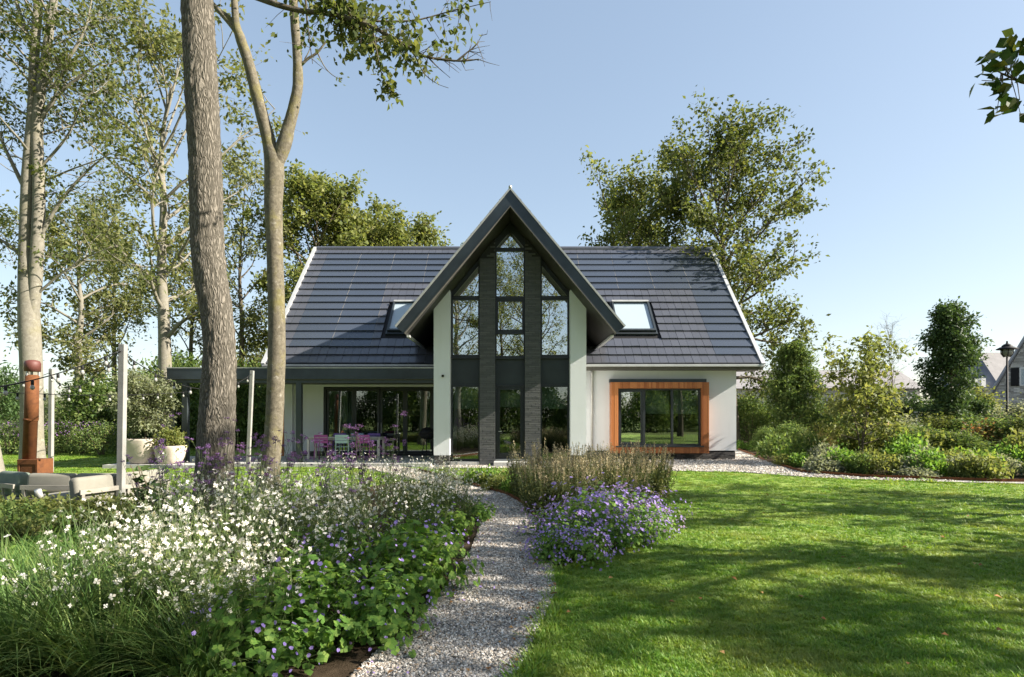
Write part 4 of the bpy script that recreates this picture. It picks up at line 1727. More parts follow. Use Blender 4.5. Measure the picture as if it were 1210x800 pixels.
link('crown', lv.mesh('crown', 0.115, 0.55, rs_), M['leaf_mid'], pale)

# ---- trees standing further back
oval = lambda t_: math.sin(PI * min(1, 0.10 + 0.86 * t_)) ** 0.6
cone = lambda t_: (1 - t_) ** 0.75 * 0.9 + 0.12
spread_ = lambda t_: 0.55 + 0.5 * math.sin(PI * t_)
tall = make_tree('tall_pale_tree', 'tall thin pale tree with an airy olive crown left of the furrowed trunk', 21, 16.0, 0.32, 0.30, 3.6, 26, 7, 4, 15, 0.21, 0.5, 'leaf_olive', 'bark_pale',
                 (gx(197, 24), 24, 0), prof=spread_, el=(0.55, 1.15), lean=(-0.2, 0), forks=1, spread=.16, tw=.7)
low = make_tree('brownish_tree', 'broad brownish olive tree between the pale twin stems and the tall thin tree', 22, 11.0, 0.30, 0.32, 3.2, 20, 7, 4, 17, 0.22, 0.55, 'leaf_olive', 'bark_pale',
                (gx(92, 30), 30, 0), prof=oval, el=(0.1, 0.9), spread=.16, tw=.7)
edge = make_tree('edge_tree', 'pale trunk cut by the left edge of the photo', 23, 13, 0.16, 0.62, 2.4, 10, 6, 4, 10, 0.13, 0.55, 'leaf_mid', 'bark_pale', (gx(-2, 12), 12, 0), prof=oval, el=(0.2, 0.9), lean=(-2.6, 0))
airy = make_tree('airy_tree', 'airy half bare tree seen between the furrowed trunk and the forked tree', 24, 16.0, 0.22, 0.25, 2.7, 22, 7, 4, 10, 0.24, 0.5, 'leaf_olive', 'bark_dark',
                 (gx(286, 37), 37, 0), prof=spread_, el=(0.5, 1.1), spread=.16, tw=.7)
dup(airy, (gx(225, 40), 40, 0), 2.0, 0.93, 'second airy tree partly hidden behind the furrowed trunk')
dup(airy, (gx(135, 41), 41, 0), 4.0, 0.97, 'thin airy tree behind the brownish tree at the left')
rnd_t = make_tree('round_tree', 'round yellowish green tree rising behind the left half of the roof, left of two', 25, 15.2, 0.42, 0.25, 4.6, 30, 8, 5, 20, 0.28, 0.6, 'leaf_yellow', 'bark_dark',
                  (gx(378, 39), 39, 0), prof=oval, el=(0.15, 0.95), spread=.22, tw=.8)
dup(rnd_t, (gx(474, 41), 41, 0), 1.9, (0.9, 0.9, 0.89), 'round yellowish green tree behind the roof ridge nearest the gable')
dup(rnd_t, (gx(425, 43), 43, 0), 4.4, (1.0, 1.0, 0.93), 'yellowish green tree filling the gap behind the two round ones')
dup(rnd_t, (gx(535, 50), 50, 0), 3.4, (0.75, 0.75, 0.85), 'small tree top peeping over the ridge left of the gable')

big = make_tree('big_tree', 'big open crowned tree behind the right end of the roof', 31, 13.8, 0.32, 0.24, 3.9, 38, 8, 5, 19, 0.20, 0.62, 'leaf_mid', 'bark_dark', (gx(868, 29.5), 29.5, 0),
                prof=lambda t_: (0.75 + 0.4 * math.sin(PI * t_)) * (1 - 0.75 * max(0, t_ - 0.55)), el=(0.05, 1.0), lean=(-0.9, 0), spread=.18, tw=.7)
make_tree('light_green_tree', 'lighter green tree just right of the gable behind the ridge', 32, 13.2, 0.3, 0.26, 3.9, 28, 7, 5, 20, 0.21, 0.6, 'leaf_yellow', 'bark_dark', (gx(738, 33), 33, 0),
          prof=oval, el=(0.2, 1.0), spread=.18, tw=.7)

# right hand garden
dark = make_tree('evergreen_tree', 'dense dark evergreen tree of cone shape at the right', 33, 6.2, 0.10, 0.12, 1.65, 30, 8, 5, 19, 0.15, 0.55, 'leaf_dark', 'bark_dark', (gx(1124, 27), 27, 0),
                 prof=lambda t_: (0.98 - 0.75 * t_), el=(0.05, 1.15), spread=.13, tw=.4, lift=.0)
mag = make_tree('small_yellowing_tree', 'small multi stemmed tree with yellowing leaves in the right hand bed', 34, 2.55, 0.06, 0.25, 1.5, 22, 6, 4, 9, 0.15, 0.6, 'leaf_yellow', 'bark_dark',
                (gx(1018, 19.3), 19.3, 0), prof=lambda t_: 0.95 - 0.35 * t_, el=(0.35, 1.1), spread=.08, tw=.3, forks=3, lift=0.02)
bare = make_tree('bare_young_tree', 'young leafless tree with upright twigs at the right', 35, 5.3, 0.05, 0.25, 1.0, 22, 5, 4, 0, 0.1, 0.5, 'leaf_mid', 'bark_dark', (gx(1053, 26), 26, 0),
                 prof=lambda t_: 0.9 - 0.4 * t_, el=(0.8, 1.3), tw=.35, lift=.06)
conif = make_tree('feathery_tree', 'feathery grey green young tree beside the house corner', 36, 4.6, 0.07, 0.05, 1.35, 38, 7, 5, 22, 0.15, 0.35, 'leaf_shrub', 'bark_dark', (gx(937, 28), 28, 0),
                  prof=cone, el=(0.3, 1.1), spread=.12, tw=.4)

# trees outside the frame to the right whose shade dapples the lawn and whose boughs reach in at the top right
shade = make_tree('maple_tree', 'maple whose leafy branch tips hang into the top right corner', 41, 11.0, 0.30, 0.30, 4.0, 17, 5, 5, 15, 0.18, 0.8, 'leaf_maple', 'bark_dark', (14.8, 5.2, 0), prof=oval, el=(0.1, 0.9), spread=.15, tw=.6)
SH = [(13.6, 8.8, 1.3, (.55, .5, .85)), (17.0, 1.2, 2.6, .95), (19.5, 9.4, 3.9, (.6, .5, .95)), (12.6, -1.2, 0.4, .75)]
for i, (x, y, r, s_) in enumerate(SH):
    dup(shade, (x, y, 0), r, s_, 'maple outside the frame on the right, shading the lawn', 'maples right of the lawn')
# branch tips with big leaves
wood, lv = MB(), Leaves()
rnd = random.Random(5)
rs_ = np.random.RandomState(5)
sb = Vector((14.8, 5.2, 0))


def tp_(u, v, Y=5.2):
    return at(u, v, Y) - sb


stem_ = [(0.0, 0.0, 5.4, .07), (*(tp_(1420, 60, 6.4)), .05), (*(tp_(1270, 100, 5.4)), .03), (*tp_(1215, 98), .016), (*tp_(1196, 92), .010), (*tp_(1182, 86), .006)]
p_, r_ = smooth_path(stem_, 40)
wood.tube(p_, r_, 7, False)
clus = [(1196, 50), (1178, 62), (1165, 72), (1160, 95), (1186, 78), (1200, 70), (1206, 92), (1194, 104), (1180, 108), (1205, 118), (1186, 128), (1178, 132), (1208, 50), (1172, 92), (1190, 58), (1212, 80), (1206, 136), (1199, 62), (1192, 84)]
for u_, v_ in clus:
    e = tp_(u_, v_, 5.2 + rnd.uniform(-.3, .3))
    s0 = p_[int(rnd.uniform(0.72, 0.99) * (len(p_) - 1))]
    wood.tube([s0, s0.lerp(e, .5) + Vector((0, 0, rnd.uniform(-.03, .05))), e], [.006, .004, .003], 4, False)
    k_ = rnd.randint(3, 5)
    lv.add(np.array(e)[None] + rs_.normal(size=(k_, 3)) * 0.028, rs_.normal(size=(k_, 3)) * 0.8 + np.array([-0.7, 0, -0.35]))
br = part('bough', wood, M['bark_dark'], shade, True)
link('leaves', lv.mesh('leaves', 0.125, 0.75, rs_), M['leaf_maple'], br)

# trees behind the camera: seen in the mirror of the tall windows
for i, (x, y, s_, src, r) in enumerate([(-4.5, -10, 0.95, 'tall', .5), (2.0, -15, 1.0, 'tall', 1.5), (7.5, -11, .9, 'airy', 2.4), (-10, -16, .8, 'big', .2), (14, -18, .8, 'big', 4.0),
                                        (-1.0, -24, 1.05, 'airy', 5.1), (-17, -8, 1.0, 'tall', 2.2)]):
    dup({'tall': tall, 'big': big, 'airy': airy}[src], (x, y, 0), r, s_, 'tree behind the viewer mirrored in the gable windows', 'trees reflected in the windows')
# ------------------------------------------------------------------ terrace furniture


def paint(name, col):
    M[name] = plain(name, col, 0.45, 0, 0.05, 8)


paint('paint_magenta', (0.34, 0.07, 0.27))
paint('paint_violet', (0.22, 0.12, 0.42))
paint('paint_mint', (0.42, 0.58, 0.54))
paint('paint_blue', (0.28, 0.42, 0.56))
paint('paint_table', (0.66, 0.62, 0.54))

TB = thing('dining_table', 'long pale slatted dining table under the canopy with coloured chairs', 'table', (gx(409.5, 20.35), 20.35, 0.10))
tl = 1.28
for i in range(9):
    part('table_slat', MB().box(-tl, tl, -0.42 + i * 0.095, -0.42 + i * 0.095 + 0.086, 0.735, 0.76), M['paint_table'], TB)
part('apron', MB().ring([(-tl + .02, 0.67), (tl - .02, 0.67), (tl - .02, 0.733), (-tl + .02, 0.733)], [(-tl + .05, 0.69), (tl - .05, 0.69), (tl - .05, 0.72), (-tl + .05, 0.72)], -0.40, 0.41), M['paint_table'], TB)
for a in (-1, 1):
    for b in (-1, 1):
        part('leg', MB().box(a * (tl - .06) - .04, a * (tl - .06) + .04, b * 0.37 - .04, b * 0.37 + .04, 0, 0.672), M['paint_table'], TB, bevel=.005)


def chair(label, mat, loc, rot):
    """metal garden chair: tube frame, slatted seat and back; faces -y"""
    c = thing('garden_chair', label, 'chair', loc, rot, 'coloured chairs round the dining table')
    m_ = M[mat]
    for s in (-1, 1):
        x = s * 0.22
        part('leg', MB().tube([(x, -0.24, 0), (x, -0.20, 0.40), (x, -0.17, 0.445), (x, 0.0, 0.44)], 0.015, 8), m_, c, True)
        part('leg', MB().tube([(x, 0.30, 0), (x, 0.24, 0.30), (x, 0.19, 0.44), (x, 0.26, 0.84), (x * .94, 0.265, 0.86)], 0.015, 8), m_, c, True)
        part('armrest', MB().tube([(x * 1.08, 0.24, 0.62), (x * 1.1, 0.0, 0.63), (x * 1.1, -0.2, 0.62), (x * 1.04, -0.23, 0.57), (x, -0.21, 0.42)], 0.012, 8), m_, c, True)
    for i in range(8):
        y = -0.22 + i * 0.052
        part('seat_slat', MB().box(-0.215, 0.215, y, y + 0.045, 0.447, 0.459), m_, c)
    for i in range(3):
        z0 = 0.58 + i * 0.10
        yb = 0.19 + 0.07 * (z0 - 0.44) / 0.4
        part('back_slat', MB().hexa([(-.215, yb + .0, z0), (.215, yb + .0, z0), (.215, yb + .014, z0), (-.215, yb + .014, z0), (-.215, yb + .013, z0 + .085), (.215, yb + .013, z0 + .085), (.215, yb + .027, z0 + .085), (-.215, yb + .027, z0 + .085)]), m_, c)
    return c


CH = [(382, 'paint_magenta', 'magenta garden chair at the near side of the dining table, left of three'), (406.5, 'paint_mint', 'pale mint garden chair at the near side of the dining table'),
      (431, 'paint_magenta', 'magenta garden chair at the near side of the dining table, right of three')]
for u_, mt, lb in CH:
    # near side chairs face the table: backs to the camera
    chair(lb, mt, (gx(u_, 19.75), 19.75, 0.10), PI)
CH = [(399, 'paint_violet', 'violet garden chair across the dining table, left of three'), (420, 'paint_blue', 'light blue garden chair across the dining table'),
      (440, 'paint_violet', 'violet garden chair across the dining table, right of three')]
for u_, mt, lb in CH:
    chair(lb, mt, (gx(u_, 20.95), 20.95, 0.10), 0)

# black barbecue beside the pier
b = thing('barbecue', 'black barbecue on a stand beside the left white pier', 'barbecue', (gx(505, 20.3), 20.3, 0.10))
part('bowl', MB().lathe([(0.05, 0.68), (0.22, 0.72), (0.27, 0.80), (0.28, 0.86)], 20), M['black'], b, True)
part('lid', MB().lathe([(0.285, 0.865), (0.27, 0.95), (0.20, 1.05), (0.08, 1.10), (0.02, 1.11)], 20), M['black'], b, True)
part('handle', MB().tube([(-.08, -.2, 1.06), (-.08, -.25, 1.08), (.08, -.25, 1.08), (.08, -.2, 1.06)], 0.012, 6), M['black'], b)
for i in range(3):
    a = i * 2.094 + .5
    part('leg', MB().tube([(0.12 * math.cos(a), 0.12 * math.sin(a), 0.74), (0.27 * math.cos(a), 0.27 * math.sin(a), 0)], 0.014, 6), M['black'], b)
part('shelf', MB().lathe([(0.19, 0.25), (0.19, 0.262)], 16), M['black'], b)

# ------------------------------------------------------------------ planters


def planter(u, Y, R, H, label):
    o = thing('planter', label, 'planter', (gx(u, Y), Y, 0.10))
    n_ = 32
    prof = [(0.62, 0), (0.70, 0.04), (0.86, 0.35), (0.97, 0.75), (1.0, 0.93), (0.985, 1.0), (0.90, 1.0), (0.88, 0.90)]
    V, Fc = [], []
    for r_, z_ in prof:
        for k_ in range(n_):
            a = 2 * PI * k_ / n_
            ca, sa = math.cos(a), math.sin(a)
            q = (abs(ca) ** 3.2 + abs(sa) ** 3.2) ** (-1 / 3.2)      # rounded square
            V.append((R * r_ * ca * q, R * r_ * sa * q, H * z_))
    for i in range(len(prof) - 1):
        for k_ in range(n_):
            a_, b_ = i * n_ + k_, i * n_ + (k_ + 1) % n_
            Fc.append((a_, b_, b_ + n_, a_ + n_))
    Fc.append(tuple(range(n_))[::-1])
    part('pot', MB().add(V, Fc), M['planter'], o, True)
    part('soil', MB().lathe([(R * 0.86, H * 0.88), (R * 0.86, H * 0.90)], 24), M['soil'], o)
    return o


PYY = 18.3
planter(169, PYY, 0.45, 0.79, 'large rounded beige planter holding a small tree')
planter(201.5, PYY, 0.42, 0.57, 'lower rounded beige planter holding a leafy shrub')
make_tree('potted_tree', 'small dense green tree growing in the large beige planter', 51, 1.25, 0.035, 0.25, 0.66, 26, 6, 4, 14, 0.10, 0.5, 'leaf_willow', 'bark_dark', (gx(172, PYY), PYY, 0.78),
          prof=lambda t_: 0.8 + 0.3 * math.sin(PI * t_), el=(0.3, 1.1), spread=.07, tw=.25, category='potted tree')
bush('potted_shrub', 'leafy shrub growing in the lower beige planter', 52, 0.46, 0.55, 70, 14, 0.09, 0.6, 'leaf_yellow', (gx(202, PYY), PYY, 0.57), cat='potted shrub', stems=8)

# ------------------------------------------------------------------ corten fireplace
YFP = 11.6
f_ = thing('garden_fireplace', 'rusty steel garden fireplace with a tall round chimney', 'fireplace', (gx(42, YFP), YFP, 0))
hw = 0.20
part('firebox', MB().ring([(-hw, 0.0), (hw, 0.0), (hw, 0.76), (-hw, 0.76)], [(-hw + .04, 0.12), (hw - .04, 0.12), (hw - .04, 0.66), (-hw + .04, 0.66)], -hw, hw), M['corten'], f_, bevel=.004)
part('back_plate', MB().box(-hw + .055, hw - .055, -hw + .01, -hw + .02, .125, .655), M['corten'], f_)
cx = gx(37, YFP) - gx(42, YFP)
part('chimney', MB().tube([(cx - .04, 0, 0.76), (cx - .01, 0, 1.55), (cx, 0, 1.553), (cx + .02, 0, 2.45)], [0.115, 0.115, 0.12, 0.112], 24), M['corten'], f_, True)
part('flue_joint', MB().tube([(cx - .012, 0, 1.53), (cx - .01, 0, 1.57)], 0.124, 24), M['corten'], f_, True)
cap = MB().lathe([(0.135, 2.52), (0.138, 2.68), (0.12, 2.73), (0.06, 2.75)], 24, (cx + .025, 0, 0))
part('chimney_cap', cap, plain('cap_paint', (0.105, 0.032, 0.025), 0.6), f_, True)
for a in range(3):
    an = a * 2.094 + .3
    part('cap_bracket', MB().box(cx + .025 + .105 * math.cos(an) - .015, cx + .025 + .105 * math.cos(an) + .015, .105 * math.sin(an) - .015, .105 * math.sin(an) + .015, 2.43, 2.53), M['zinc'], f_)

# ------------------------------------------------------------------ low lounge seats round the fire


def sofa(label, loc, rot, L, cushions, mat='cushion', name='lounge_sofa'):
    """low garden sofa: open slatted frame, seat and back cushions; its back is towards -y"""
    o = thing(name, label, 'sofa', loc, rot)
    D_ = 0.85
    part('frame', MB().box(-L / 2, L / 2, 0, D_, 0.14, 0.20), M['teak'], o, bevel=.006)
    for a in (-1, 1):
        for y in (0.05, D_ - .05):
            part('leg', MB().box(a * (L / 2 - .06) - .035, a * (L / 2 - .06) + .035, y - .035, y + .035, 0, 0.138), M['teak'], o)
    part('back_rail', MB().bar((-L / 2, -0.03, 0.40), (L / 2, -0.03, 0.40), 0.03, 0.075), M['teak'], o)
    for i in range(3):
        x = -L / 2 + .05 + i * (L - .1) / 2
        part('back_post', MB().bar((x, -0.01, 0.18), (x, -0.03, 0.37), 0.05, 0.03), M['teak'], o)
    w_ = L / cushions
    for i in range(cushions):
        x = -L / 2 + w_ * (i + .5)
        c = part('back_cushion', MB().box(-w_ * .495, w_ * .495, -.10, .10, 0, .38), M[mat], o, True)
        b_ = c.modifiers.new('bevel', 'BEVEL')
        b_.width = .075
        b_.segments = 5
        c.location = (x, 0.12, 0.25)
        c.rotation_euler = (-0.14, 0, 0)
        s = part('seat_cushion', MB().box(x - w_ / 2 + .008, x + w_ / 2 - .008, 0.05, D_ + .02, 0.203, 0.34), M[mat], o, bevel=.04)
    return o


sofa('low lounge sofa with two beige back cushions, its back to the flower bed', (gx(83, 9.9), 9.9, 0), 0, 1.66, 2)
sofa('beige lounge sofa running back from the grey post towards the lawn', (gx(148, 10.0), 10.05, 0), PI / 2 - 0.28, 1.7, 2)
sofa('lounge seat with a dark green cushion at the left edge of the picture', (gx(5, 10.2), 10.2, 0), -0.45, 0.8, 1, 'cushion_green', 'armchair')
o = thing('coffee_table', 'low pale table between the lounge sofas', 'table', (gx(110, 11.6), 11.9, 0))
part('table_top', MB().box(-.9, .75, -.3, .3, 0.34, 0.38), M['teak'], o)
for a in (-.8, .65):
    for b_ in (-.22, .22):
        part('leg', MB().box(a - .03, a + .03, b_ - .03, b_ + .03, 0, .338), M['teak'], o)

# garden spot on a short pin
o = thing('garden_spot', 'small dark garden spot on a pin in front of the lounge sofa', 'garden light', (gx(48.5, 8.4), 8.4, 0))
part('pin', MB().tube([(0, 0, 0), (0, 0, 0.44)], 0.016, 8), M['zinc'], o, True)
part('head', MB().tube([(0, 0.02, 0.42), (0, -0.02, 0.46), (0, -0.06, 0.56)], [.03, .042, .045], 12), M['zinc'], o, True)

# ------------------------------------------------------------------ posts and festoon lights
POSTS = []
for u0, u1, vt, Y, lb in ((142.5, 145.5, 407, 9.9, 'tall grey wooden post in the lounge corner, nearest of the festoon posts'),
                          (60, 61, 436, 16.5, 'grey wooden post on the lawn behind the rusty chimney'),
                          (293, 298, 438, 17.3, 'leaning grey wooden post between the furrowed trunk and the forked tree')):
    zt_ = gz(vt, Y)
    o = thing('light_post', lb, 'post', (gx(u0, Y), Y, 0))
    dx = gx(u1, Y) - gx(u0, Y)
    part('post', MB().bar((0, 0, 0), (dx, 0, zt_), 0.10, 0.10), M['post_wood'], o, bevel=.006)
    part('hook', MB().tube([(dx, -.05, zt_ - .12), (dx, -.09, zt_ - .12), (dx, -.09, zt_ - .08)], .006, 6), M['black'], o)
    POSTS.append(Vector((gx(u0, Y) + dx, Y - .09, zt_ - .12)))


def festoon(a, b, sag, nb, label):
    o = thing('festoon_light', label, 'festoon lights', a)
    a, b = Vector(a), Vector(b)
    pts = []
    for i in range(25):
        t_ = i / 24
        p = (b - a) * t_
        p.z -= sag * 4 * t_ * (1 - t_)
        pts.append(p)
    part('cable', MB().tube(pts, 0.009, 6), M['black'], o, True)
    for i in range(nb):
        p, _ = along(pts, (i + 0.6) / nb)
        s = part('socket', MB().lathe([(0.016, -0.075), (0.021, -0.07), (0.021, -0.01), (0.012, 0.0)], 10, p), M['black'], o, True)
        part('bulb', MB().lathe([(0.008, -0.155), (0.026, -0.14), (0.032, -0.115), (0.02, -0.08), (0.015, -0.074)], 10, p), M['glass_lamp'], s, True)


LP = at(-60, 474, 9.0)
festoon(POSTS[0], POSTS[1], 0.50, 6, 'sagging festoon light string between the two left grey posts')
festoon(POSTS[0], at(-40, 463, 8.6), 0.10, 6, 'festoon light string running down left from the nearest post across the chimney')
festoon(POSTS[1], at(-60, 461, 12.0), 0.12, 5, 'festoon light string going left from the far grey post')
festoon(at(-40, 461, 10.5), at(222, 463, 18.6), 0.10, 11, 'level festoon light string stretching to the canopy')
festoon(POSTS[0], POSTS[2], 0.55, 9, 'festoon light string passing behind the furrowed trunk')

# ------------------------------------------------------------------ street lamp, neighbours, gate pillar
YL = 27
sl = thing('street_lamp', 'black street lamp with a classic glass lantern at the right', 'street lamp', (gx(1190, YL), YL, 0))
zb = gz(422, YL)
part('pole', MB().tube([(0, 0, 0), (0, 0, .8), (0, 0, .85), (0, 0, zb)], [.075, .07, .05, .04], 12), M['black'], sl, True)
part('lantern_glass', MB().lathe([(0.12, 0), (0.22, .17), (0.235, .34)], 16, (0, 0, zb + .02)), M['glass_lamp'], sl, True)
lc = MB()
for i in range(6):
    a = i * PI / 3
    lc.tube([(0.125 * math.cos(a), .125 * math.sin(a), zb), (.235 * math.cos(a), .235 * math.sin(a), zb + .17), (.25 * math.cos(a), .25 * math.sin(a), zb + .37)], .016, 5)
part('lantern_cage', lc, M['black'], sl)
part('lantern_roof', MB().lathe([(0.42, .36), (0.41, .39), (0.27, .47), (0.20, .49), (0.21, .53), (0.13, .60), (0.06, .63), (0.035, .68), (0.045, .72), (0.01, .77)], 20, (0, 0, zb)), M['black'], sl, True)

YN = 40
nh = thing('neighbour_house', 'pale brick neighbour house with steep gable and black shutters', 'house', (36.9, YN, 0), math.radians(-38))
AZ, NS = 8.75, 2.1
hwn = 3.7
part('wall', MB().prism([(-hwn, 0.02, 0), (hwn, 0.02, 0), (hwn, 0.02, AZ - NS * hwn), (0, 0.02, AZ), (-hwn, 0.02, AZ - NS * hwn)],
                        [(-hwn, 9, 0), (hwn, 9, 0), (hwn, 9, AZ - NS * hwn), (0, 9, AZ), (-hwn, 9, AZ - NS * hwn)]), M['mortar_far'], nh)
m = MB()
z = 0.0
k_ = 0
while z < AZ:
    x = -hwn - (0.17 if k_ % 2 else 0)
    while x < 2.0:
        lim = (AZ - z - 0.1) / NS
        a, b_ = max(x, -lim), min(x + 0.32, lim)
        if b_ - a > 0.05:
            m.box(a, b_, -0.012 + rs.uniform(-.012, .008), 0.021, z, z + 0.088)
        x += 0.335
    z += 0.105
    k_ += 1
part('brickwork', m, M['brick_far'], nh, kind='stuff')
for sg in (-1, 1):
    A = [(sg * (hwn + .25), -.12, AZ - NS * (hwn + .25) + .08), (0, -.12, AZ + .08), (0, -.12, AZ + .25), (sg * (hwn + .35), -.12, AZ - NS * (hwn + .25) + .12)]
    B = [(x, 9.2, z_) for x, _, z_ in A]
    part('roof', MB().prism(A, B), M['far_roof'], nh)
xs0 = -1.22
z0_, z1_ = gz(455.5, YN), gz(433.5, YN)
part('shutter', MB().box(xs0 - .47, xs0 - .03, -.06, -.035, z0_, z1_), M['black'], nh)
wn_ = part('window', MB().ring(rect(xs0, xs0 + 1.0, z0_, z1_), inset(rect(xs0, xs0 + 1.0, z0_, z1_), .09), -.05, 0.0), M['far_white'], nh)
part('pane', MB().box(xs0 + .08, xs0 + .92, -.03, -.02, z0_ + .08, z1_ - .08), M['skylight'], wn_)
part('glazing_bar', MB().box(xs0 + .47, xs0 + .53, -.045, -.032, z0_ + .09, z1_ - .09), M['far_white'], wn_)
part('shutter', MB().box(xs0 + 1.03, xs0 + 1.47, -.06, -.035, z0_, z1_), M['black'], nh)

YH = 56
fh = thing('slate_roof_house', 'far house with a steep pale tiled roof and slate side coloured as in shade', 'house', (gx(1172, YH), YH, 0), 0)
ez, rz = gz(462, YH), gz(414.5, YH)
# front slope and a hipped left side, its blue shade put into the slate colour
p_ = {'a': (-2.6, 1.0, ez), 'b': (0.0, -1.2, ez), 'c': (9.0, -1.2, ez), 'r': (-0.1, 1.6, rz), 's': (9.0, 1.6, rz), 'd': (-2.6, 5, ez), 'q': (-0.1, 4, rz), 'e': (9, 5, ez)}
part('wall', MB().prism([(-2.4, 1.1, 0), (0.1, -1.0, 0), (9, -1.0, 0), (9, 5, 0), (-2.4, 5, 0)], [(-2.4, 1.1, ez + .02), (0.1, -1.0, ez + .02), (9, -1.0, ez + .02), (9, 5, ez + .02), (-2.4, 5, ez + .02)]), M['mortar_far'], fh)
part('roof', MB().add([p_['b'], p_['c'], p_['s'], p_['r'], p_['e'], p_['q'], p_['d']], [(0, 1, 2, 3), (2, 4, 6, 5), (3, 2, 5)]), M['far_roof'], fh)
part('shaded_slate_side', MB().add([p_['a'], p_['b'], p_['r'], p_['q'], p_['d']], [(0, 1, 2), (0, 2, 3, 4)]), M['shaded_slate'], fh)
for i in range(2):
    x = -2.25 + i * .75
    part('window', MB().box(x, x + .42, -0.25 - i * .35, .7 - i * .45, ez + .35, ez + 1.2), M['far_white'], fh)

YB2 = 62
bh = thing('long_barn', 'long low grey roofed building behind the right hand hedge', 'building', (gx(985, YB2), YB2, 0))
zr_ = gz(434, YB2)
part('wall', MB().box(-10.8, 9.3, 0, 8, 0, zr_ - 2.1), M['mortar_far'], bh)
part('roof', MB().prism([(-11.2, -.5, zr_ - 2.3), (-11.2, 4, zr_), (-11.2, 8.5, zr_ - 2.3)], [(9.6, -.5, zr_ - 2.3), (9.6, 4, zr_), (9.6, 8.5, zr_ - 2.3)]), M['far_roof'], bh)

YGP = 29
gp_ = thing('gate_pillar', 'short brick gate pillar with a flat cap half hidden in the shrubs', 'pillar', (gx(1091.5, YGP), YGP, 0))
zc_ = gz(488, YGP)
part('shaft', MB().box(-.22, .22, -.22, .22, 0, zc_), M['mortar_far'], gp_)
part('brickwork', brickwork(-.225, .225, -.22, .0, zc_, .22, .075, depth=.012, jit=.004), M['brick_plinth'], gp_, kind='stuff')
part('cap', MB().box(-.30, .30, -.30, .30, zc_ + .002, zc_ + .08), M['concrete'], gp_)
gt = thing('garden_gate', 'dark garden gate beside the short brick pillar', 'gate', (gx(1105, YGP), YGP + .1, 0))
for i in range(7):
    part('slat', MB().box(-.3 + i * .12, -.3 + i * .12 + .09, 0, .03, .05, 1.55), M['black'], gt)
part('rail', MB().box(-.32, .55, .032, .06, .3, .38), M['black'], gt)
part('rail', MB().box(-.32, .55, .032, .06, 1.2, 1.28), M['black'], gt)

# stakes of the small tree
YST = 20.5
st = thing('tree_stake', 'pair of wooden tree stakes joined by a black strap', 'tree stake', (gx(1055, YST), YST, 0))
for u_ in (1048, 1060):
    part('stake', MB().tube([(gx(u_, YST) - gx(1055, YST), 0, 0), (gx(u_, YST) - gx(1055, YST) + .02, 0, 1.45 if u_ < 1050 else 1.1)], .032, 8), M['cedar'] if u_ < 1050 else M['teak'], st, True)
part('strap', MB().bar((gx(1043, YST) - gx(1055, YST), -.04, 1.05), (gx(1062, YST) - gx(1055, YST), -.04, 1.07), .01, .06), M['black'], st)

# far white greenhouse beyond the field
gh = thing('greenhouse', 'low white greenhouse far beyond the left field', 'greenhouse', (gx(92, 150), 150, 0))
part('wall', MB().box(-9, 9, 0, 8, 0, 2.4), M['far_white'], gh)
part('roof', MB().prism([(-9.2, -.3, 2.4), (-9.2, 4, 3.6), (-9.2, 8.3, 2.4)], [(9.2, -.3, 2.4), (9.2, 4, 3.6), (9.2, 8.3, 2.4)]), M['far_white'], gh)
# ------------------------------------------------------------------ shrubs and hedges
# left background
B1 = bush('hedge_shrub', 'big dense dark green shrub behind the planters', 61, 2.0, 3.0, 420, 20, 0.16, 0.55, 'leaf_shrub', (gx(118, 27), 27, 0))
dup(B1, (gx(170, 29), 29, 0), 1.3, (1.1, 1, 1.1), 'dense green shrub behind the pale trunk left of the canopy')
dup(B1, (gx(228, 30), 30, 0), 2.6, (1.1, 1, 1.35), 'tall green shrub seen under the left end of the canopy')
dup(B1, (gx(275, 29), 29, 0), 3.9, (1.0, 1, 1.25), 'green shrub seen under the canopy beside the furrowed trunk')
dup(B1, (gx(318, 31), 31, 0), 5.0, (1.0, 1, 1.3), 'green shrub seen under the canopy beside the house corner')
dup(B1, (gx(205, 34), 34, 0), 0.6, (1.2, 1, 1.5), 'tall green shrub rising behind the canopy fascia')
dup(B1, (gx(265, 35), 35, 0), 5.9, (1.2, 1, 1.6), 'tall olive shrub behind the furrowed trunk above the canopy', mats={'foliage': M['leaf_olive']})
dup(B1, (gx(312, 36), 36, 0), 2.9, (1.1, 1, 1.7), 'tall olive shrub left of the roof edge', mats={'foliage': M['leaf_olive']})
B2 = bush('willow_bush', 'round grey green willow bush across the left field', 62, 3.0, 4.6, 300, 16, 0.42, 0.3, 'leaf_willow', (gx(50, 95), 95, 0))
for i, (u_, Y, s_, mt, lb) in enumerate([(22, 100, 1.0, 'leaf_willow', 'round pale willow bush far left beyond the field'), (72, 92, .85, 'leaf_willow', 'small pale willow bush beyond the grey post'),
                                         (-15, 70, 1.5, 'leaf_dark', 'dark round tree at the far left edge of the field'), (100, 130, 1.7, 'leaf_olive', 'olive treetop on the horizon behind the greenhouse'),
                                         (130, 120, 1.4, 'leaf_shrub', 'green bush on the horizon right of the greenhouse'), (8, 140, 1.5, 'leaf_olive', 'hazy olive bush on the horizon at the left'),
                                         (170, 140, 1.7, 'leaf_shrub', 'far green tree on the horizon behind the planters')]):
    dup(B2, (gx(u_, Y), Y, 0), i * 1.1, s_, lb, mats={'foliage': M[mt]})
for i in range(13):
    dup(B1, (-21 + i * 3.4, -13 - (i * 7 % 5), 0), i * 1.1, (1.25, 1.25, 1.15 + .1 * (i % 4)), 'shrub of the hedge behind the viewer, mirrored in the lower windows', 'hedge reflected in the windows')
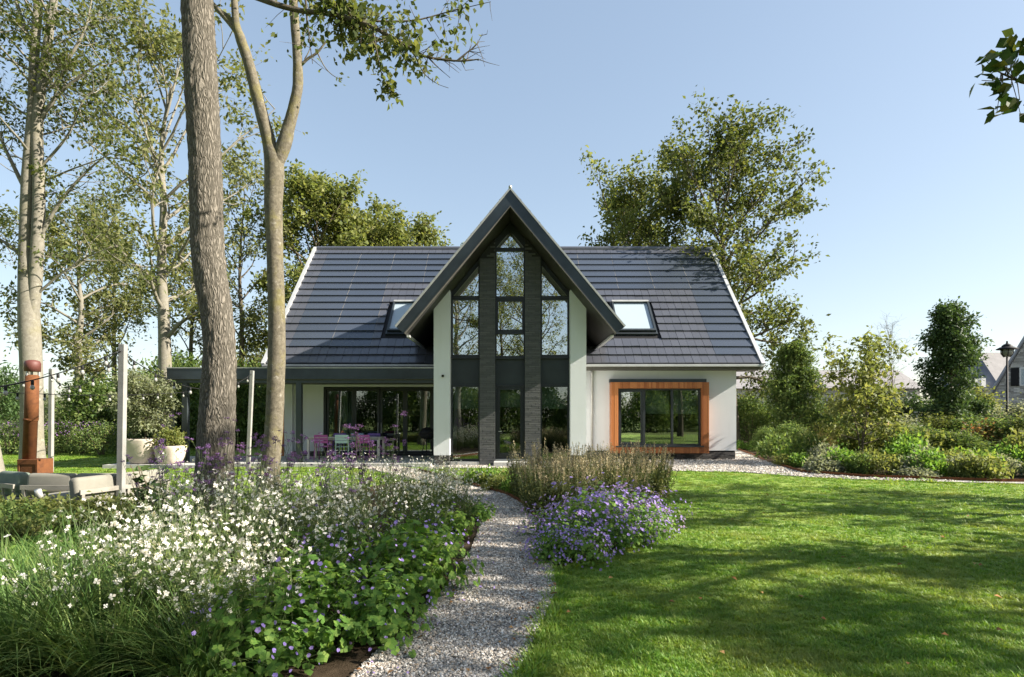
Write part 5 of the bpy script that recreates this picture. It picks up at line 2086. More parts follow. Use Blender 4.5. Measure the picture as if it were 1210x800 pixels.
# low flowering border beyond the left lawn
B3 = bush('border_perennial', 'clump of mauve flowered perennials edging the left lawn', 63, 0.8, 1.15, 130, 14, 0.10, 0.35, 'leaf_gaura', (gx(10, 24), 24, 0), 'perennial clumps edging the left lawn', 'plant')
for i, (u_, Y) in enumerate([(30, 24.5), (52, 24), (75, 25), (98, 24), (-15, 24.4), (120, 23.5), (145, 25)]):
    dup(B3, (gx(u_, Y), Y, 0), i * 2.0, 0.85 + .1 * (i % 3))
rs_ = np.random.RandomState(77)
nfl = 900
P = np.stack([rs_.uniform(gx(-15, 24), gx(150, 24), nfl), rs_.uniform(23.2, 25, nfl), rs_.uniform(.8, 1.35, nfl)], 1)
V = kites(P, rs_.normal(size=(nfl, 3)), 0.05, 0.04, rs_)
fl = link('border_flowers', np_mesh('border_flowers', V, quads_of(len(V))), M['petal_verbena'])
tag(fl, 'scattered mauve flower heads over the border of the left lawn', 'flowers', kind='stuff')

# right hand border: shrubs behind and beside
R1 = bush('garden_shrub', 'leafy green shrub beside the house corner, nearest the drive', 64, 1.15, 2.3, 300, 17, 0.13, 0.5, 'leaf_shrub', (gx(888, 30), 30, 0))
RS = [(912, 31, 1.2, .9, 'leaf_shrub', 'tall green shrub next to the house corner'), (880, 36, 1.3, 1.15, 'leaf_mid', 'mid green shrub hiding behind the house corner'),
      (905, 25.8, .5, .42, 'leaf_shrub', 'low green shrub at the bend of the drive'),
      (950, 33, 1.3, 1.0, 'leaf_mid', 'green shrub behind the feathery tree'), (975, 30, 1.15, .8, 'leaf_shrub', 'green shrub left of the small yellowing tree'),
      (1000, 36, 1.4, 1.0, 'leaf_mid', 'large shrub behind the small yellowing tree'), (1040, 34, 1.3, .95, 'leaf_shrub', 'green shrub below the bare young tree'),
      (1075, 33, 1.2, 1.1, 'leaf_dark', 'dark shrub left of the evergreen'), (1110, 31, 1.2, .95, 'leaf_shrub', 'green shrub at the foot of the evergreen'),
      (1150, 32, 1.35, 1.25, 'leaf_yellow', 'light green shrub right of the evergreen'), (1168, 27, 1.0, .75, 'leaf_grey', 'grey leaved shrub left of the street lamp'),
      (1205, 27, 1.15, .85, 'leaf_grey', 'grey leaved shrub right of the street lamp'), (1240, 29, 1.3, 1.0, 'leaf_shrub', 'green shrub at the right edge behind the grey one'),
      (1110, 24, 1.0, .62, 'leaf_mid', 'mid green shrub in the middle of the right border'), (1150, 23, 1.0, .60, 'leaf_shrub', 'wide green shrub before the street lamp'),
      (1185, 21.5, 1.0, .60, 'leaf_shrub', 'low wide shrub at the right of the border'), (1060, 24, .9, .60, 'leaf_grey', 'pale shrub behind the tree stakes'),
      (1085, 20.5, .85, .48, 'leaf_shrub', 'low shrub right of the tree stakes'), (1230, 20.5, 1.1, .62, 'leaf_mid', 'shrub cut by the right edge of the photo'),
      (935, 24, .75, .5, 'leaf_shrub', 'green shrub left of the dry grass'), (1130, 19.5, .9, .42, 'leaf_shrub', 'low shrub near the front right of the border')]
for i, (u_, Y, sx_, sz_, mt, lb) in enumerate(RS):
    dup(R1, (gx(u_, Y), Y, 0), i * 1.3, (sx_, sx_, sz_), lb, mats={'foliage': M[mt]})
R2 = bush('orange_shrub', 'shrub with orange tinged leaf tips left of the street lamp', 65, 0.9, 1.1, 80, 11, 0.12, 0.5, 'leaf_red', (gx(1160, 21.5), 21.5, .1), cat='bush')
dup(R2, (gx(1188, 22), 22, .1), 2.0, .8, 'small shrub with orange tinged leaf tips below the street lamp')
# low edging plants of the right bed
R3 = bush('edging_plant', 'low light green edging plant along the right bed', 66, 0.42, 0.34, 70, 13, 0.075, 0.55, 'leaf_geranium', (gx(945, 18.2), 18.2, 0), 'low edging plants of the right bed', 'plant', stems=5)
rnd = random.Random(8)
for i in range(46):
    t_ = i / 45
    x = 8.9 + t_ * 7.5 + rnd.uniform(-.2, .2)
    y0 = np.interp(x, [8.3, 9.3, 12, 18], [17.0, 15.1, 14.1, 13.5]) + rnd.choice([.4, .9, 1.6, 2.4, 3.3]) + rnd.uniform(0, .4)
    dup(R3, (x, y0, 0), rnd.random() * 6, (rnd.uniform(.9, 1.6),) * 2 + (rnd.uniform(.6, 1.7),), mats={'foliage': M[rnd.choice(['leaf_geranium', 'leaf_shrub', 'leaf_lime', 'leaf_grey', 'leaf_yellow'])]})
for i in range(16):
    x = rnd.uniform(9.6, 17)
    y = rnd.uniform(17.5, 22)
    dup(R3, (x, y, 0), rnd.random() * 6, (rnd.uniform(1.2, 2.0),) * 2 + (rnd.uniform(1.5, 2.8),), mats={'foliage': M[rnd.choice(['leaf_geranium', 'leaf_shrub', 'leaf_mid', 'leaf_yellow'])]})
for i in range(9):
    dup(R3, (gx(880, 27) + i * .55 + rnd.uniform(-.1, .1) - .2, 27.3 - i * .55, 0), i, 1.0, label='low green edging plant along the far side of the drive', group='edging plants along the drive')

# ------------------------------------------------------------------ perennials


def blades(rs_, n_, R, H, L, Wd, segs=5, arch=0.9, upright=0.6):
    """arching grass leaves from a tuft"""
    a = rs_.uniform(0, 2 * PI, n_)
    r = R * np.sqrt(rs_.uniform(0, 1, n_))
    base = np.stack([r * np.cos(a), r * np.sin(a), np.zeros(n_)], 1)
    a2 = a + rs_.normal(0, .5, n_)
    ln = L * rs_.uniform(.5, 1.15, n_)
    el = rs_.uniform(upright, 1.5, n_)
    bend = arch * rs_.uniform(.5, 1.4, n_)
    V = np.zeros((n_, segs + 1, 2, 3))
    p = base.copy()
    for s in range(segs + 1):
        e_ = el - bend * 1.6 * (s / segs) ** 1.3
        d = np.stack([np.cos(a2) * np.cos(e_), np.sin(a2) * np.cos(e_), np.sin(e_)], 1)
        side = np.stack([-np.sin(a2), np.cos(a2), np.zeros(n_)], 1)
        w_ = (Wd * (1 - (s / segs) ** 1.6) + .0008)
        V[:, s, 0] = p - side * w_ / 2
        V[:, s, 1] = p + side * w_ / 2
        p = p + d * (ln / segs)[:, None]
    idx = np.arange(n_ * (segs + 1) * 2).reshape(n_, segs + 1, 2)
    Fq = np.stack([idx[:, :-1, 0], idx[:, :-1, 1], idx[:, 1:, 1], idx[:, 1:, 0]], -1).reshape(-1, 4)
    return V.reshape(-1, 3), Fq


def star_flowers(P, N, rad, npet, rs_, wid=0.75, cup=0.2):
    """open flowers: npet kite petals round each centre"""
    n_ = len(P)
    N = unit(N)
    R = unit(np.cross(N, rs_.normal(size=(n_, 3))))
    T_ = np.cross(N, R)
    sz_ = rs_.uniform(.65, 1.2, n_)
    out = []
    for k_ in range(npet):
        a = 2 * PI * k_ / npet + rs_.normal(0, .12, n_)
        d = R * np.cos(a)[:, None] + T_ * np.sin(a)[:, None] + N * cup
        rr = rad * sz_ * rs_.uniform(.8, 1.15, n_)
        D = unit(d)
        Sd = np.cross(D, N)
        V = np.empty((n_, 4, 3))
        V[:, 0] = P
        V[:, 1] = P + D * (rr * .62)[:, None] - Sd * (rr * wid / 2)[:, None]
        V[:, 2] = P + D * rr[:, None]
        V[:, 3] = P + D * (rr * .62)[:, None] + Sd * (rr * wid / 2)[:, None]
        out.append(V.reshape(-1, 3))
    return np.concatenate(out)


def gaura(seed, n_st, H, R, nfl, fr=0.021, group=None, label='', fol='leaf_gaura', nleaf=34):
    """white gaura: wiry arching stems, narrow leaves below, loose white four-petalled flowers above"""
    rs_ = np.random.RandomState(seed)
    rnd = random.Random(seed)
    root = thing('gaura_plant', label, 'flowering plant', (0, 0, 0), 0, group)
    wood, lv = MB(), Leaves()
    FP, FN = [], []
    for i in range(n_st):
        a = rnd.random() * 2 * PI
        tilt = rnd.uniform(.05, .5)
        h_ = H * rnd.uniform(.65, 1.1)
        d0 = (math.cos(a) * tilt, math.sin(a) * tilt, 1)
        pts = curve((rnd.gauss(0, R * .3), rnd.gauss(0, R * .3), 0), d0, h_, 7, rnd, .10, -.0)
        wood.tube(pts, [.0035 - .0003 * k_ for k_ in range(8)], 3, False)
        t_ = rs_.uniform(.03, .72, nleaf)
        for q in t_:
            p, d_ = along(pts, q)
            lv.add(np.array(p)[None] + rs_.normal(0, .006, (1, 3)), (rs_.normal(size=(1, 3)) * .7 + np.array([0, 0, .35])))
        # side twigs with flowers
        for q in range(rnd.randint(1, 3)):
            p, d_ = along(pts, rnd.uniform(.5, .95))
            e = p + (d_ * .5 + Vector((rnd.gauss(0, .5), rnd.gauss(0, .5), .3))).normalized() * rnd.uniform(.08, .25)
            wood.tube([p, e], [.002, .0015], 3, False)
            k_ = rnd.randint(1, max(2, nfl // 2))
            for j in range(k_):
                FP.append(np.array(p.lerp(e, rnd.uniform(.4, 1.05))) + rs_.normal(0, .016, 3))
        for j in range(nfl):
            p, d_ = along(pts, max(.3, 1 - abs(rnd.gauss(0, .26))))
            FP.append(np.array(p) + rs_.normal(0, .02, 3))
    FP = np.array(FP)
    FN = rs_.normal(size=FP.shape) + np.array([0.25, -.5, .4])
    part('stems', wood, M['stem_green'], root, kind='stuff')
    link('foliage', lv.mesh('foliage', .062, .2, rs_, flat=1), M[fol], root)
    V = star_flowers(FP, FN, fr, 4, rs_, .8, .15)
    link('flower', np_mesh('flower', V, quads_of(len(V))), M['petal_white'], root, kind='stuff')
    return root


def fan_leaves(P, N, rad, rs_, lobes=5):
    """rounded lobed leaves: a ring of kite lobes"""
    return star_flowers(P, N, rad, lobes, rs_, .9, -.05)


def geranium(seed, R, H, nl, nf, lr=0.045, fr=0.019, label='', group=None, mat='leaf_geranium', nm='geranium_plant'):
    """a mound of lobed leaves with violet five-petalled flowers"""
    rs_ = np.random.RandomState(seed)
    root = thing(nm, label, 'flowering plant', (0, 0, 0), 0, group)

    def dome(n_, lo, hi):
        a = rs_.uniform(0, 2 * PI, n_)
        c_ = rs_.uniform(0, 1, n_) ** .75
        s_ = np.sqrt(1 - c_ ** 2)
        k_ = rs_.uniform(lo, hi, n_)
        lump = 1 + .16 * np.sin(a * 3 + seed) + .12 * np.sin(a * 5 + c_ * 4) + .1 * np.sin(c_ * 9 + a)
        P = np.stack([R * s_ * k_ * lump * np.cos(a), R * s_ * k_ * lump * np.sin(a), H * c_ * k_ * lump + .02], 1)
        Nn = np.stack([s_ * np.cos(a) / R, s_ * np.sin(a) / R, c_ / H], 1)
        return P, unit(Nn)
    P, N = dome(nl, .35, 1.03)
    V = fan_leaves(P, N + rs_.normal(size=N.shape) * .45 + np.array([0, 0, .35]), lr, rs_)
    link('foliage', np_mesh('foliage', V, quads_of(len(V))), M[mat], root)
    wood = MB()
    for i in range(0, nl, 5):
        wood.tube([(P[i][0] * .3, P[i][1] * .3, 0), tuple(P[i])], .003, 3, False)
    if nf:
        Pf, Nf = dome(nf, 1.02, 1.16)
        for i in range(nf):
            q = Pf[i] - Nf[i] * .12
            wood.tube([tuple(q), tuple(Pf[i])], .0018, 3, False)
        V = star_flowers(Pf, Nf + rs_.normal(size=Nf.shape) * .45 + np.array([0, -.35, .1]), fr, 5, rs_, 1.05, .18)
        link('flower', np_mesh('flower', V, quads_of(len(V))), M['petal_violet'], root, kind='stuff')
    part('stems', wood, M['stem_green'], root, kind='stuff')
    return root


def verbena(seed, H, label, group):
    """tall wiry verbena with small mauve heads"""
    rs_ = np.random.RandomState(seed)
    rnd = random.Random(seed)
    root = thing('verbena_plant', label, 'flowering plant', (0, 0, 0), 0, group)
    wood = MB()
    heads = []
    for s in range(3):
        a = rnd.random() * 6.3
        pts = curve((rnd.gauss(0, .03), rnd.gauss(0, .03), 0), (math.cos(a) * .16, math.sin(a) * .16, 1), H * rnd.uniform(.8, 1.05), 6, rnd, .05)
        wood.tube(pts, [.0045 - .0004 * k_ for k_ in range(7)], 4, False)
        heads.append(pts[-1])
        for b_ in range(rnd.randint(3, 5)):
            p, d_ = along(pts, rnd.uniform(.55, .95))
            an = rnd.random() * 6.3
            e = p + Vector((math.cos(an) * .5, math.sin(an) * .5, 1)).normalized() * rnd.uniform(.1, .32)
            wood.tube([p, e], [.0028, .002], 3, False)
            heads.append(e)
            if rnd.random() < .6:
                e2 = e + Vector((rnd.gauss(0, .05), rnd.gauss(0, .05), .03))
                wood.tube([p.lerp(e, .7), e2], .0016, 3, False)
                heads.append(e2)
    part('stems', wood, M['stem_green'], root, kind='stuff')
    P = np.concatenate([np.array(h)[None] + rs_.normal(size=(34, 3)) * np.array([.016, .016, .008]) for h in heads])
    V = star_flowers(P, rs_.normal(size=P.shape) * .5 + np.array([0, -.3, 1]), .009, 4, rs_, .9, .1)
    link('flower', np_mesh('flower', V, quads_of(len(V))), M['petal_verbena'], root, kind='stuff')
    return root


def spikes(seed, n_st, H, R, label, group):
    """bushy perennial with upright tan seed spikes"""
    rs_ = np.random.RandomState(seed)
    rnd = random.Random(seed)
    root = thing('spiked_perennial', label, 'plant', (0, 0, 0), 0, group)
    wood, lv, sp = MB(), Leaves(), Leaves()
    for i in range(n_st):
        a = rnd.random() * 6.3
        r = R * math.sqrt(rnd.random())
        h_ = H * rnd.uniform(.62, 1.05)
        b_ = (r * .75 * math.cos(a), r * .75 * math.sin(a), 0)
        e = (r * 1.25 * math.cos(a) + rnd.gauss(0, .03), r * 1.25 * math.sin(a) + rnd.gauss(0, .03), h_)
        mid_ = ((b_[0] + e[0]) / 2 - .02 * math.cos(a), (b_[1] + e[1]) / 2, h_ / 2)
        wood.tube([b_, mid_, e], [.004, .003, .002], 3, False)
        k_ = 44
        t_ = rs_.uniform(.02, .74, (k_, 1))
        P = np.array(b_) * (1 - t_) + np.array(e) * t_ + rs_.normal(size=(k_, 3)) * .022
        lv.add(P, rs_.normal(size=(k_, 3)) * .8 + np.array([0, 0, .3]))
        if rnd.random() < .8:
            k_ = 46
            t_ = rs_.uniform(.72, 1.0, (k_, 1))
            P = np.array(b_) * (1 - t_) + np.array(e) * t_ + rs_.normal(size=(k_, 3)) * .006
            sp.add(P, rs_.normal(size=(k_, 3)) + np.array([0, 0, .9]))
    part('stems', wood, M['stem_green'], root, kind='stuff')
    link('foliage', lv.mesh('foliage', .055, .36, rs_), M['leaf_salvia'], root)
    link('seed_spike', sp.mesh('seed_spike', .021, .6, rs_), M['seed_tan'], root, kind='stuff')
    return root


M['leaf_salvia'] = leafmat('leaf_salvia', G((0.045, 0.060, 0.020), (0.085, 0.100, 0.036), (0.165, 0.155, 0.065)), .3)

# --- the left bed
rnd = random.Random(71)
GL = 'white flowered gaura with wiry stems crowding the left bed'
gauras = [gaura(100 + i, 24, 1.15 + .06 * i, .30, (3, 1, 3, 2)[i], .0235, group='gaura plants of the left bed', label=GL, nleaf=40) for i in range(4)]
spots = []
for i in range(400):
    Y = rnd.uniform(3.7, 9.4)
    u_ = rnd.uniform(130 if Y < 5 else 175, 545)
    x = gx(u_, Y)
    lim = pl(Y) - (0.95 if Y < 6.2 else .45)
    if x > lim or any((x - a) ** 2 + (Y - b_) ** 2 < .20 for a, b_ in spots):
        continue
    if Y < 4.4 and u_ > 330:
        continue
    if (x - gx(252, 8.6)) ** 2 + (Y - 8.6) ** 2 < .35:
        continue
    spots.append((x, Y))
    if len(spots) >= 40:
        break
for u_, Y in ((70, 3.9), (110, 4.4), (150, 3.8), (200, 4.1), (250, 3.7), (190, 4.9), (290, 4.0), (235, 4.5)):
    spots.append((gx(u_, Y), Y))
for i, (x, y) in enumerate(spots):
    s_ = rnd.uniform(.74, 1.0) * (0.88 if y < 5.2 else 1.0 if y < 7.2 else .84)
    if i < 4:
        gauras[i].location = (x, y, 0)
        gauras[i].scale = (s_,) * 3
    else:
        dup(gauras[i % 4], (x, y, 0), rnd.random() * 6.3, s_)
# the pale gaura clump overhanging the path further on
for i, (u_, Y) in enumerate([(505, 10.0), (535, 9.3), (480, 10.6), (518, 11.0), (455, 11.2), (550, 8.7), (490, 9.2), (430, 11.8), (535, 10.3), (400, 12.2)]):
    dup(gauras[0], (min(gx(u_, Y), pl(Y) - .12), Y, 0), i * 1.7, .78, 'pale gaura overhanging the bend of the gravel path', 'gaura clump at the bend of the path')
# violet geraniums of the left bed
g0 = geranium(121, .62, .60, 620, 60, label='mound of light green cranesbill with violet flowers beside the path, foreground left', group=None)
g0.location = (gx(478, 5.3), 5.25, 0)
GV = 'violet flowered cranesbill among the white flowers of the left bed'
for i, (u_, Y, s_) in enumerate([(350, 4.1, .95), (440, 4.3, .8), (300, 3.7, .8), (390, 5.6, 1.0), (470, 6.3, .85), (365, 4.9, .85), (510, 6.9, .7), (285, 4.3, .7)]):
    dup(g0, (min(gx(u_, Y), pl(Y) - .16), Y, 0), i * 1.3, s_, GV, 'cranesbills of the left bed')
lg = geranium(122, .50, .50, 520, 30, .05, label='cranesbill mound with sunlight put into its lime green leaves at the path edge', mat='leaf_lime')  # sunlight on the leaves is put into their lime colour
lg.location = (gx(495, 5.9), 5.9, 0)
dup(lg, (gx(535, 7.6) - .1, 7.7, 0), 2.0, .8, 'smaller lime green cranesbill further along the path edge')
dup(lg, (gx(575, 8.9) - .15, 9.0, 0), 3.0, .62, 'violet cranesbill clump spilling onto the path at its bend', mats={'foliage': M['leaf_geranium']})
# verbena
vs = [verbena(140 + i, 1.62, 'tall wiry verbena with mauve flower heads rising above the white flowers', 'verbena stems over the left bed') for i in range(4)]
vspots = [(190, 6.4), (205, 7.3), (222, 5.6), (240, 6.8), (262, 6.0), (275, 7.2), (290, 6.4), (305, 7.0), (320, 6.2), (335, 7.4), (352, 6.6), (370, 7.0), (392, 6.1), (415, 6.6), (432, 5.9), (450, 6.5), (470, 7.4)]
for i, (u_, Y) in enumerate(vspots):
    s_ = rnd.uniform(.76, .95)
    if i < 4:
        vs[i].location = (gx(u_, Y), Y, 0)
        vs[i].scale = (s_,) * 3
    else:
        dup(vs[i % 4], (gx(u_, Y), Y, 0), rnd.random() * 6.3, s_)
# long leaved grass clumps at lower left
ga = []
for sd in range(3):
    rs_ = np.random.RandomState(160 + sd)
    o = thing('grass_clump', 'dark arching ornamental grass clump at the lower left', 'grass clump', (0, 0, 0), 0, 'ornamental grass clumps at the lower left')
    V, Fq = blades(rs_, 420, .20, .8, .95, .011, 6, .8, .75)
    link('blades', np_mesh('blades', V, Fq), M['blade_long'], o, kind='stuff')
    ga.append(o)
gs = [(25, 3.75), (75, 3.9), (125, 3.7), (165, 4.2), (50, 4.5), (100, 4.7), (-10, 4.2), (150, 5.0), (10, 5.2), (210, 4.6), (190, 3.7), (-25, 3.5), (240, 3.55)]
for i, (u_, Y) in enumerate(gs):
    s_ = rnd.uniform(.75, 1.0) * (1.0 if i < 9 else .8)
    if i < 3:
        ga[i].location = (gx(u_, Y), Y, 0)
        ga[i].scale = (s_,) * 3
    else:
        dup(ga[i % 3], (gx(u_, Y), Y, 0), rnd.random() * 6.3, s_)
# low shrubs between grass and sofa
L1 = bush('low_shrub', 'low yellowish green shrub in front of the lounge sofa', 67, .55, .40, 110, 13, .07, .5, 'leaf_yellow', (gx(95, 8.0), 8.0, 0), 'low shrubs in front of the lounge sofa', stems=8)
for i, (u_, Y, s_, mt) in enumerate([(40, 8.1, 1.0, 'leaf_yellow'), (145, 8.3, 1.0, 'leaf_yellow'), (5, 7.6, 1.0, 'leaf_shrub'), (70, 7.2, .9, 'leaf_shrub'), (120, 7.2, .9, 'leaf_mid'), (20, 6.6, .9, 'leaf_mid'), (90, 6.4, .8, 'leaf_geranium'), (160, 7.4, .9, 'leaf_mid'), (-20, 6.9, 1, 'leaf_shrub'), (50, 5.9, .8, 'leaf_geranium'), (140, 6.3, .8, 'leaf_mid'), (200, 7.2, .8, 'leaf_gaura'), (-30, 8.3, 1, 'leaf_yellow'), (-5, 5.6, .7, 'leaf_geranium')]):
    dup(L1, (gx(u_, Y), Y, 0), i * 1.1, s_, mats={'foliage': M[mt]})
lm = geranium(123, .38, .22, 160, 0, .075, label='bright green broad leaved plant low at the left edge', mat='leaf_lime', nm='broad_leaved_plant')
lm.location = (gx(22, 5.0), 5.0, .12)
# tall broad leaved perennial in front of the tree
rs_ = np.random.RandomState(9)
rnd2 = random.Random(9)
o = thing('leafy_perennial', 'tall dark perennial with broad leaves left of the furrowed trunk', 'plant', (gx(180, 6.6), 6.6, 0))
wood, lv = MB(), Leaves()
for s in range(9):
    a = rnd2.random() * 6.3
    pts = curve((rnd2.gauss(0, .1), rnd2.gauss(0, .08), 0), (math.cos(a) * .18, math.sin(a) * .18, 1), rnd2.uniform(.8, 1.12), 6, rnd2, .06)
    wood.tube(pts, .006, 4, False)
    for q in range(13):
        p, d_ = along(pts, .25 + .75 * q / 13)
        an = q * 2.2
        lv.add(np.array(p)[None], np.array([[math.cos(an), math.sin(an), .25]]))
part('stems', wood, M['stem_brown'], o)
link('foliage', lv.mesh('foliage', .13, .5, rs_), M['leaf_dark'], o)

# --- the island bed right of the path
s1 = [spikes(180 + i, 66, 1.08, .42, 'bushy perennial with upright tan seed spikes in the island bed', 'spiked perennials of the island bed') for i in range(3)]
ss = [(640, 9.6), (668, 10.2), (700, 10.4), (730, 10.6), (760, 10.9), (655, 10.9), (690, 11.3), (725, 11.6), (760, 11.8), (640, 10.4), (675, 9.4), (710, 9.7), (745, 10.0), (772, 11.2), (628, 11.2)]
for i, (u_, Y) in enumerate(ss):
    s_ = rnd.uniform(.85, 1.08)
    if i < 3:
        s1[i].location = (gx(u_, Y), Y, 0)
        s1[i].scale = (s_,) * 3
    else:
        dup(s1[i % 3], (gx(u_, Y), Y, 0), rnd.random() * 6.3, s_)
g2 = geranium(125, .62, .54, 620, 210, .036, .027, label='violet cranesbill mound thick with flowers in the island bed', group='flowering cranesbills of the island bed')
g2.location = (gx(698, 7.6), 7.6, 0)
g2.scale = (.92, .92, .95)
for i, (u_, Y, s_) in enumerate([(668, 7.0, .72), (735, 8.0, .92), (690, 8.3, 1.0), (760, 8.5, .7), (655, 7.7, .68), (728, 8.8, 1.0), (690, 6.5, .6), (725, 7.1, .75), (770, 8.0, .6), (655, 6.5, .55), (775, 9.0, .7), (750, 7.5, .6)]):
    dup(g2, (gx(u_, Y), Y, 0), i * 1.9 + 1, s_)
# ground cover strip at the far end of the island
gc = bush('ground_cover_plant', 'low variegated ground cover plant between the path and the front lawn', 68, .34, .26, 60, 12, .06, .55, 'leaf_yellow', (gx(590, 12.4), 12.4, 0), 'ground cover plants by the path', 'plant', stems=4)
for i in range(34):
    Y = rnd.uniform(11.4, 14.8)
    x = rnd.uniform(pr(Y) + .2, min(1.0, pr(Y) + 2.2))
    dup(gc, (x, Y, 0), rnd.random() * 6, rnd.uniform(.8, 1.25), mats={'foliage': M[rnd.choice(['leaf_yellow', 'leaf_geranium', 'leaf_lime', 'leaf_shrub'])]})
# ornamental dry grass tuft in the right bed
rs_ = np.random.RandomState(91)
o = thing('dry_grass_tuft', 'tuft of pale dry ornamental grass in the right hand bed', 'grass clump', (gx(968, 20), 20, 0))
V, Fq = blades(rs_, 500, .28, 1.2, 1.25, .012, 5, .35, 1.15)
link('blades', np_mesh('blades', V, Fq), M['blade_dry'], o, kind='stuff')

# ------------------------------------------------------------------ lawn blades, pebbles, fallen leaves


def grass_tuft(seed, n_, R, L):
    rs_ = np.random.RandomState(seed)
    V, Fq = blades(rs_, n_, R, L, L, .0048, 2, .6, .25)
    return np_mesh('grass_tuft', V, Fq)


rs_ = np.random.RandomState(200)
NB = 190000
Yc = 3.0 * (28.0 / 3.0) ** rs_.uniform(0, 1, NB)
xc = rs_.uniform(-.98, .98, NB) * Yc
P = np.stack([xc, Yc], 1)
bad = inside(PATH, P) | inside(BED_LEFT, P) | inside(ISLAND, P) | inside(GRAVEL_RIGHT, P) | inside(BED_RIGHT, P)
bad |= (Yc > 17.75) & (xc > -2.7) | (Yc > 18.2) & (xc > -9.6) | (Yc > 17.65) & (xc > -12.7) & (xc < -9)
bad |= (xc < -6) & (Yc < 8.6)
bad |= rs_.uniform(0, 1, NB) > np.interp(Yc, [3, 6, 10, 16], [.62, .5, .34, .25])
P = P[~bad]
Yc = P[:, 1]
near_edge = np.zeros(len(P), bool)
for dx, dy in ((.12, 0), (-.12, 0), (0, .14), (0, -.14)):
    Q = P + np.array([dx, dy])
    near_edge |= inside(PATH, Q) | inside(ISLAND, Q) | inside(GRAVEL_RIGHT, Q)
sz = 0.75 + 0.5 * rs_.uniform(0, 1, len(P))
sz *= 1 + .10 * (Yc - 3) / 6
sz *= np.where(rs_.uniform(0, 1, len(P)) < .05, 1.7, 1.0)
sz = np.where(near_edge, sz * 1.8, sz)
wide = np.clip(Yc / 7, 1, 4)
rot = np.stack([np.zeros(len(P)), np.zeros(len(P)), rs_.uniform(0, 6.3, len(P))], 1)
scl = np.stack([sz * wide, sz * wide, sz], 1)
pts3 = np.concatenate([P, np.full((len(P), 1), -.008)], 1)
scatter('lawn_grass', pts3, rot, scl, [(grass_tuft(210 + i, 26, .034, .028), M['grass']) for i in range(4)], 'short mown grass of the lawn, lush green with worn patches', 'grass')


def stone(seed):
    rs_ = np.random.RandomState(seed)
    import bmesh
    bm = bmesh.new()
    bmesh.ops.create_icosphere(bm, subdivisions=1, radius=1)
    for v_ in bm.verts:
        v_.co *= 1 + rs_.uniform(-.25, .2)
        v_.co.z *= .6
        v_.co.x *= 1.2
    me = bpy.data.meshes.new('pebble')
    bm.to_mesh(me)
    bm.free()
    return me


NP = 90000
Yg = 2.6 * (18.0 / 2.6) ** (rs_.uniform(0, 1, NP))
xa, xb = np.interp(Yg, PY, PL), np.interp(Yg, PY, PR)
xg = xa + (xb - xa) * rs_.uniform(-.03, 1.02, NP)
zz = rs_.uniform(.002, .016, NP)
rad = rs_.uniform(.0055, .0125, NP) * np.clip(Yg / 6.0, 1, 2.2)
pts3 = np.stack([xg, Yg, zz], 1)
n2 = 9000
G2 = np.stack([rs_.uniform(-2.6, 11, n2 * 3), rs_.uniform(14.2, 24, n2 * 3)], 1)
G2 = G2[inside(GRAVEL_RIGHT, G2)]
pts3 = np.concatenate([pts3, np.concatenate([G2, np.full((len(G2), 1), .012)], 1)])
rad = np.concatenate([rad, rs_.uniform(.018, .03, len(G2))])
rot = rs_.uniform(0, 6.3, (len(pts3), 3)) * np.array([.12, .12, 1])
scl = np.repeat(rad[:, None], 3, 1)
scatter('gravel', pts3, rot, scl, [(stone(220 + i), M['pebble']) for i in range(5)], 'grey and cream pebbles covering the gravel path and drive', 'gravel')

# fallen leaves
rs_ = np.random.RandomState(300)
n_ = 70
Yl = 3.6 * (16 / 3.6) ** rs_.uniform(0, 1, n_)
xl = rs_.uniform(-.05, .95, n_) * Yl
keep = ~inside(ISLAND, np.stack([xl, Yl], 1))
P = np.stack([xl, Yl, np.full(n_, .028)], 1)[keep]
V = kites(P, rs_.normal(size=P.shape) * np.array([1, 1, .25]), rs_.uniform(.035, .08, len(P)), .04, rs_, .3, np.array([[0, 0, 1.0]]) + rs_.normal(size=P.shape) * .3)
o = link('fallen_leaves', np_mesh('fallen_leaves', V, quads_of(len(V))), M['leaf_fallen'])
tag(o, 'brown fallen leaves scattered over the lawn and path', 'fallen leaves', kind='stuff')
n_ = 170
Yl = 3.3 * (13 / 3.3) ** rs_.uniform(0, 1, n_)
e_ = rs_.uniform(0, 1, n_) < .6
xl = np.where(e_, np.interp(Yl, PY, PL) + np.abs(rs_.normal(0, .10, n_)), np.interp(Yl, PY, PR) - np.abs(rs_.normal(0, .16, n_)))
P = np.stack([xl, Yl, np.full(n_, .024)], 1)
V = kites(P, rs_.normal(size=P.shape) * np.array([1, 1, .25]), rs_.uniform(.02, .06, n_), .026, rs_, .3, np.array([[0, 0, 1.0]]) + rs_.normal(size=P.shape) * .3)
o = link('leaf_litter', np_mesh('leaf_litter', V, quads_of(len(V))), M['leaf_fallen'])
tag(o, 'dry brown leaf litter gathered along both edges of the gravel path', 'leaf litter', kind='stuff')
# petals dropped on the path
n_ = 60
Yl = rs_.uniform(3.6, 9, n_)
xl = np.interp(Yl, PY, PL) + np.abs(rs_.normal(0, .18, n_))
P = np.stack([xl, Yl, np.full(n_, .03)], 1)
V = kites(P, rs_.normal(size=P.shape) * np.array([1, 1, .3]), .025, .022, rs_, .2, np.array([[0, 0, 1.0]]) + rs_.normal(size=P.shape) * .3)
o = link('dropped_petals', np_mesh('dropped_petals', V, quads_of(len(V))), M['petal_violet'])
tag(o, 'violet petals dropped along the edge of the gravel path', 'petals', kind='stuff')

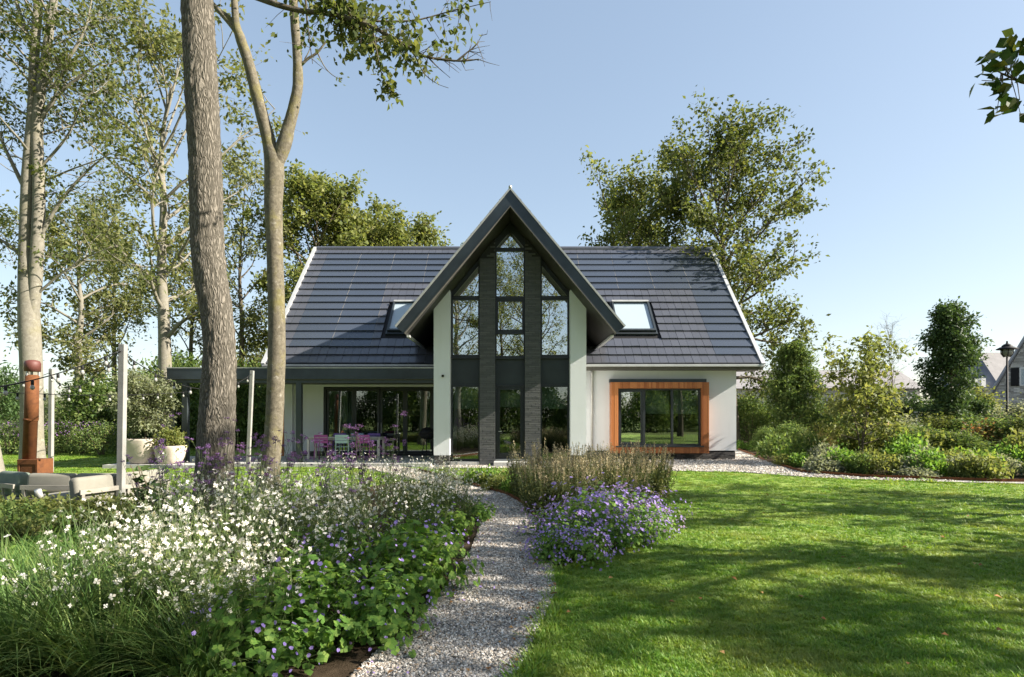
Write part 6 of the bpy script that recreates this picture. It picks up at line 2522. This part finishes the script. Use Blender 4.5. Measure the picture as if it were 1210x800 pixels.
# ------------------------------------------------------------------ each plant of a crowd gets its own place in words
ORD = 'first second third fourth fifth sixth seventh eighth ninth tenth eleventh twelfth thirteenth fourteenth fifteenth sixteenth seventeenth eighteenth nineteenth twentieth'.split()
TENS = 'twenty thirty'.split()


def nth(i):
    return ORD[i] if i < 20 else TENS[(i + 1) // 10 - 2] + '-' + ORD[(i + 1) % 10 - 1] if (i + 1) % 10 else 'thirtieth'


def place_words(group, noun, rows, names=None):
    os_ = [o for o in COL.objects if o.get('group') == group and o.parent is None]
    os_.sort(key=lambda o: o.location.y)
    per = math.ceil(len(os_) / len(rows))
    for r_, row in enumerate(rows):
        sel = sorted(os_[r_ * per:(r_ + 1) * per], key=lambda o: o.location.x / max(o.location.y, .1))
        for i, o in enumerate(sel):
            nn = noun
            if names:
                for ch in o.children:
                    if ch.name.startswith('foliage'):
                        nn = names.get(ch.material_slots[0].material.name, noun)
            o['label'] = f"{nn}, {nth(i)} from the left in the {row} row"


place_words('gaura plants of the left bed', 'white flowered gaura of the left bed', ['front', 'second', 'third', 'rear'])
place_words('gaura clump at the bend of the path', 'pale gaura at the path bend', ['front', 'rear'])
place_words('ornamental grass clumps at the lower left', 'dark arching grass clump at lower left', ['front', 'rear'])
place_words('verbena stems over the left bed', 'tall wiry mauve verbena', ['front', 'middle', 'rear'])
place_words('flowering cranesbills of the island bed', 'violet cranesbill mound of the island bed', ['front', 'rear'])
place_words('cranesbills of the left bed', 'violet cranesbill of the left bed', ['front', 'rear'])
place_words('spiked perennials of the island bed', 'tan spiked perennial of the island bed', ['front', 'middle', 'rear'])
EDG = {'leaf_geranium': 'fresh green edging plant', 'leaf_shrub': 'mid green edging plant', 'leaf_lime': 'lime green edging plant', 'leaf_grey': 'grey leaved edging plant', 'leaf_yellow': 'yellowish edging plant', 'leaf_mid': 'dark green edging plant', 'leaf_gaura': 'thin leaved edging plant'}
place_words('low edging plants of the right bed', 'green edging plant', ['front', 'second', 'third', 'rear'], {k: v + ' of right bed' for k, v in EDG.items()})
place_words('ground cover plants by the path', 'ground cover plant', ['front', 'middle', 'rear'], {k: v.replace('edging', 'ground cover') + ' by the path' for k, v in EDG.items()})
place_words('low shrubs in front of the lounge sofa', 'low shrub', ['front', 'rear'], {k: v.replace('edging plant', 'low shrub') + ' before the sofa' for k, v in EDG.items()})
place_words('perennial clumps edging the left lawn', 'mauve perennial clump edging the left lawn', ['front', 'rear'])
place_words('edging plants along the drive', 'low green edging plant by the drive', ['front', 'rear'])
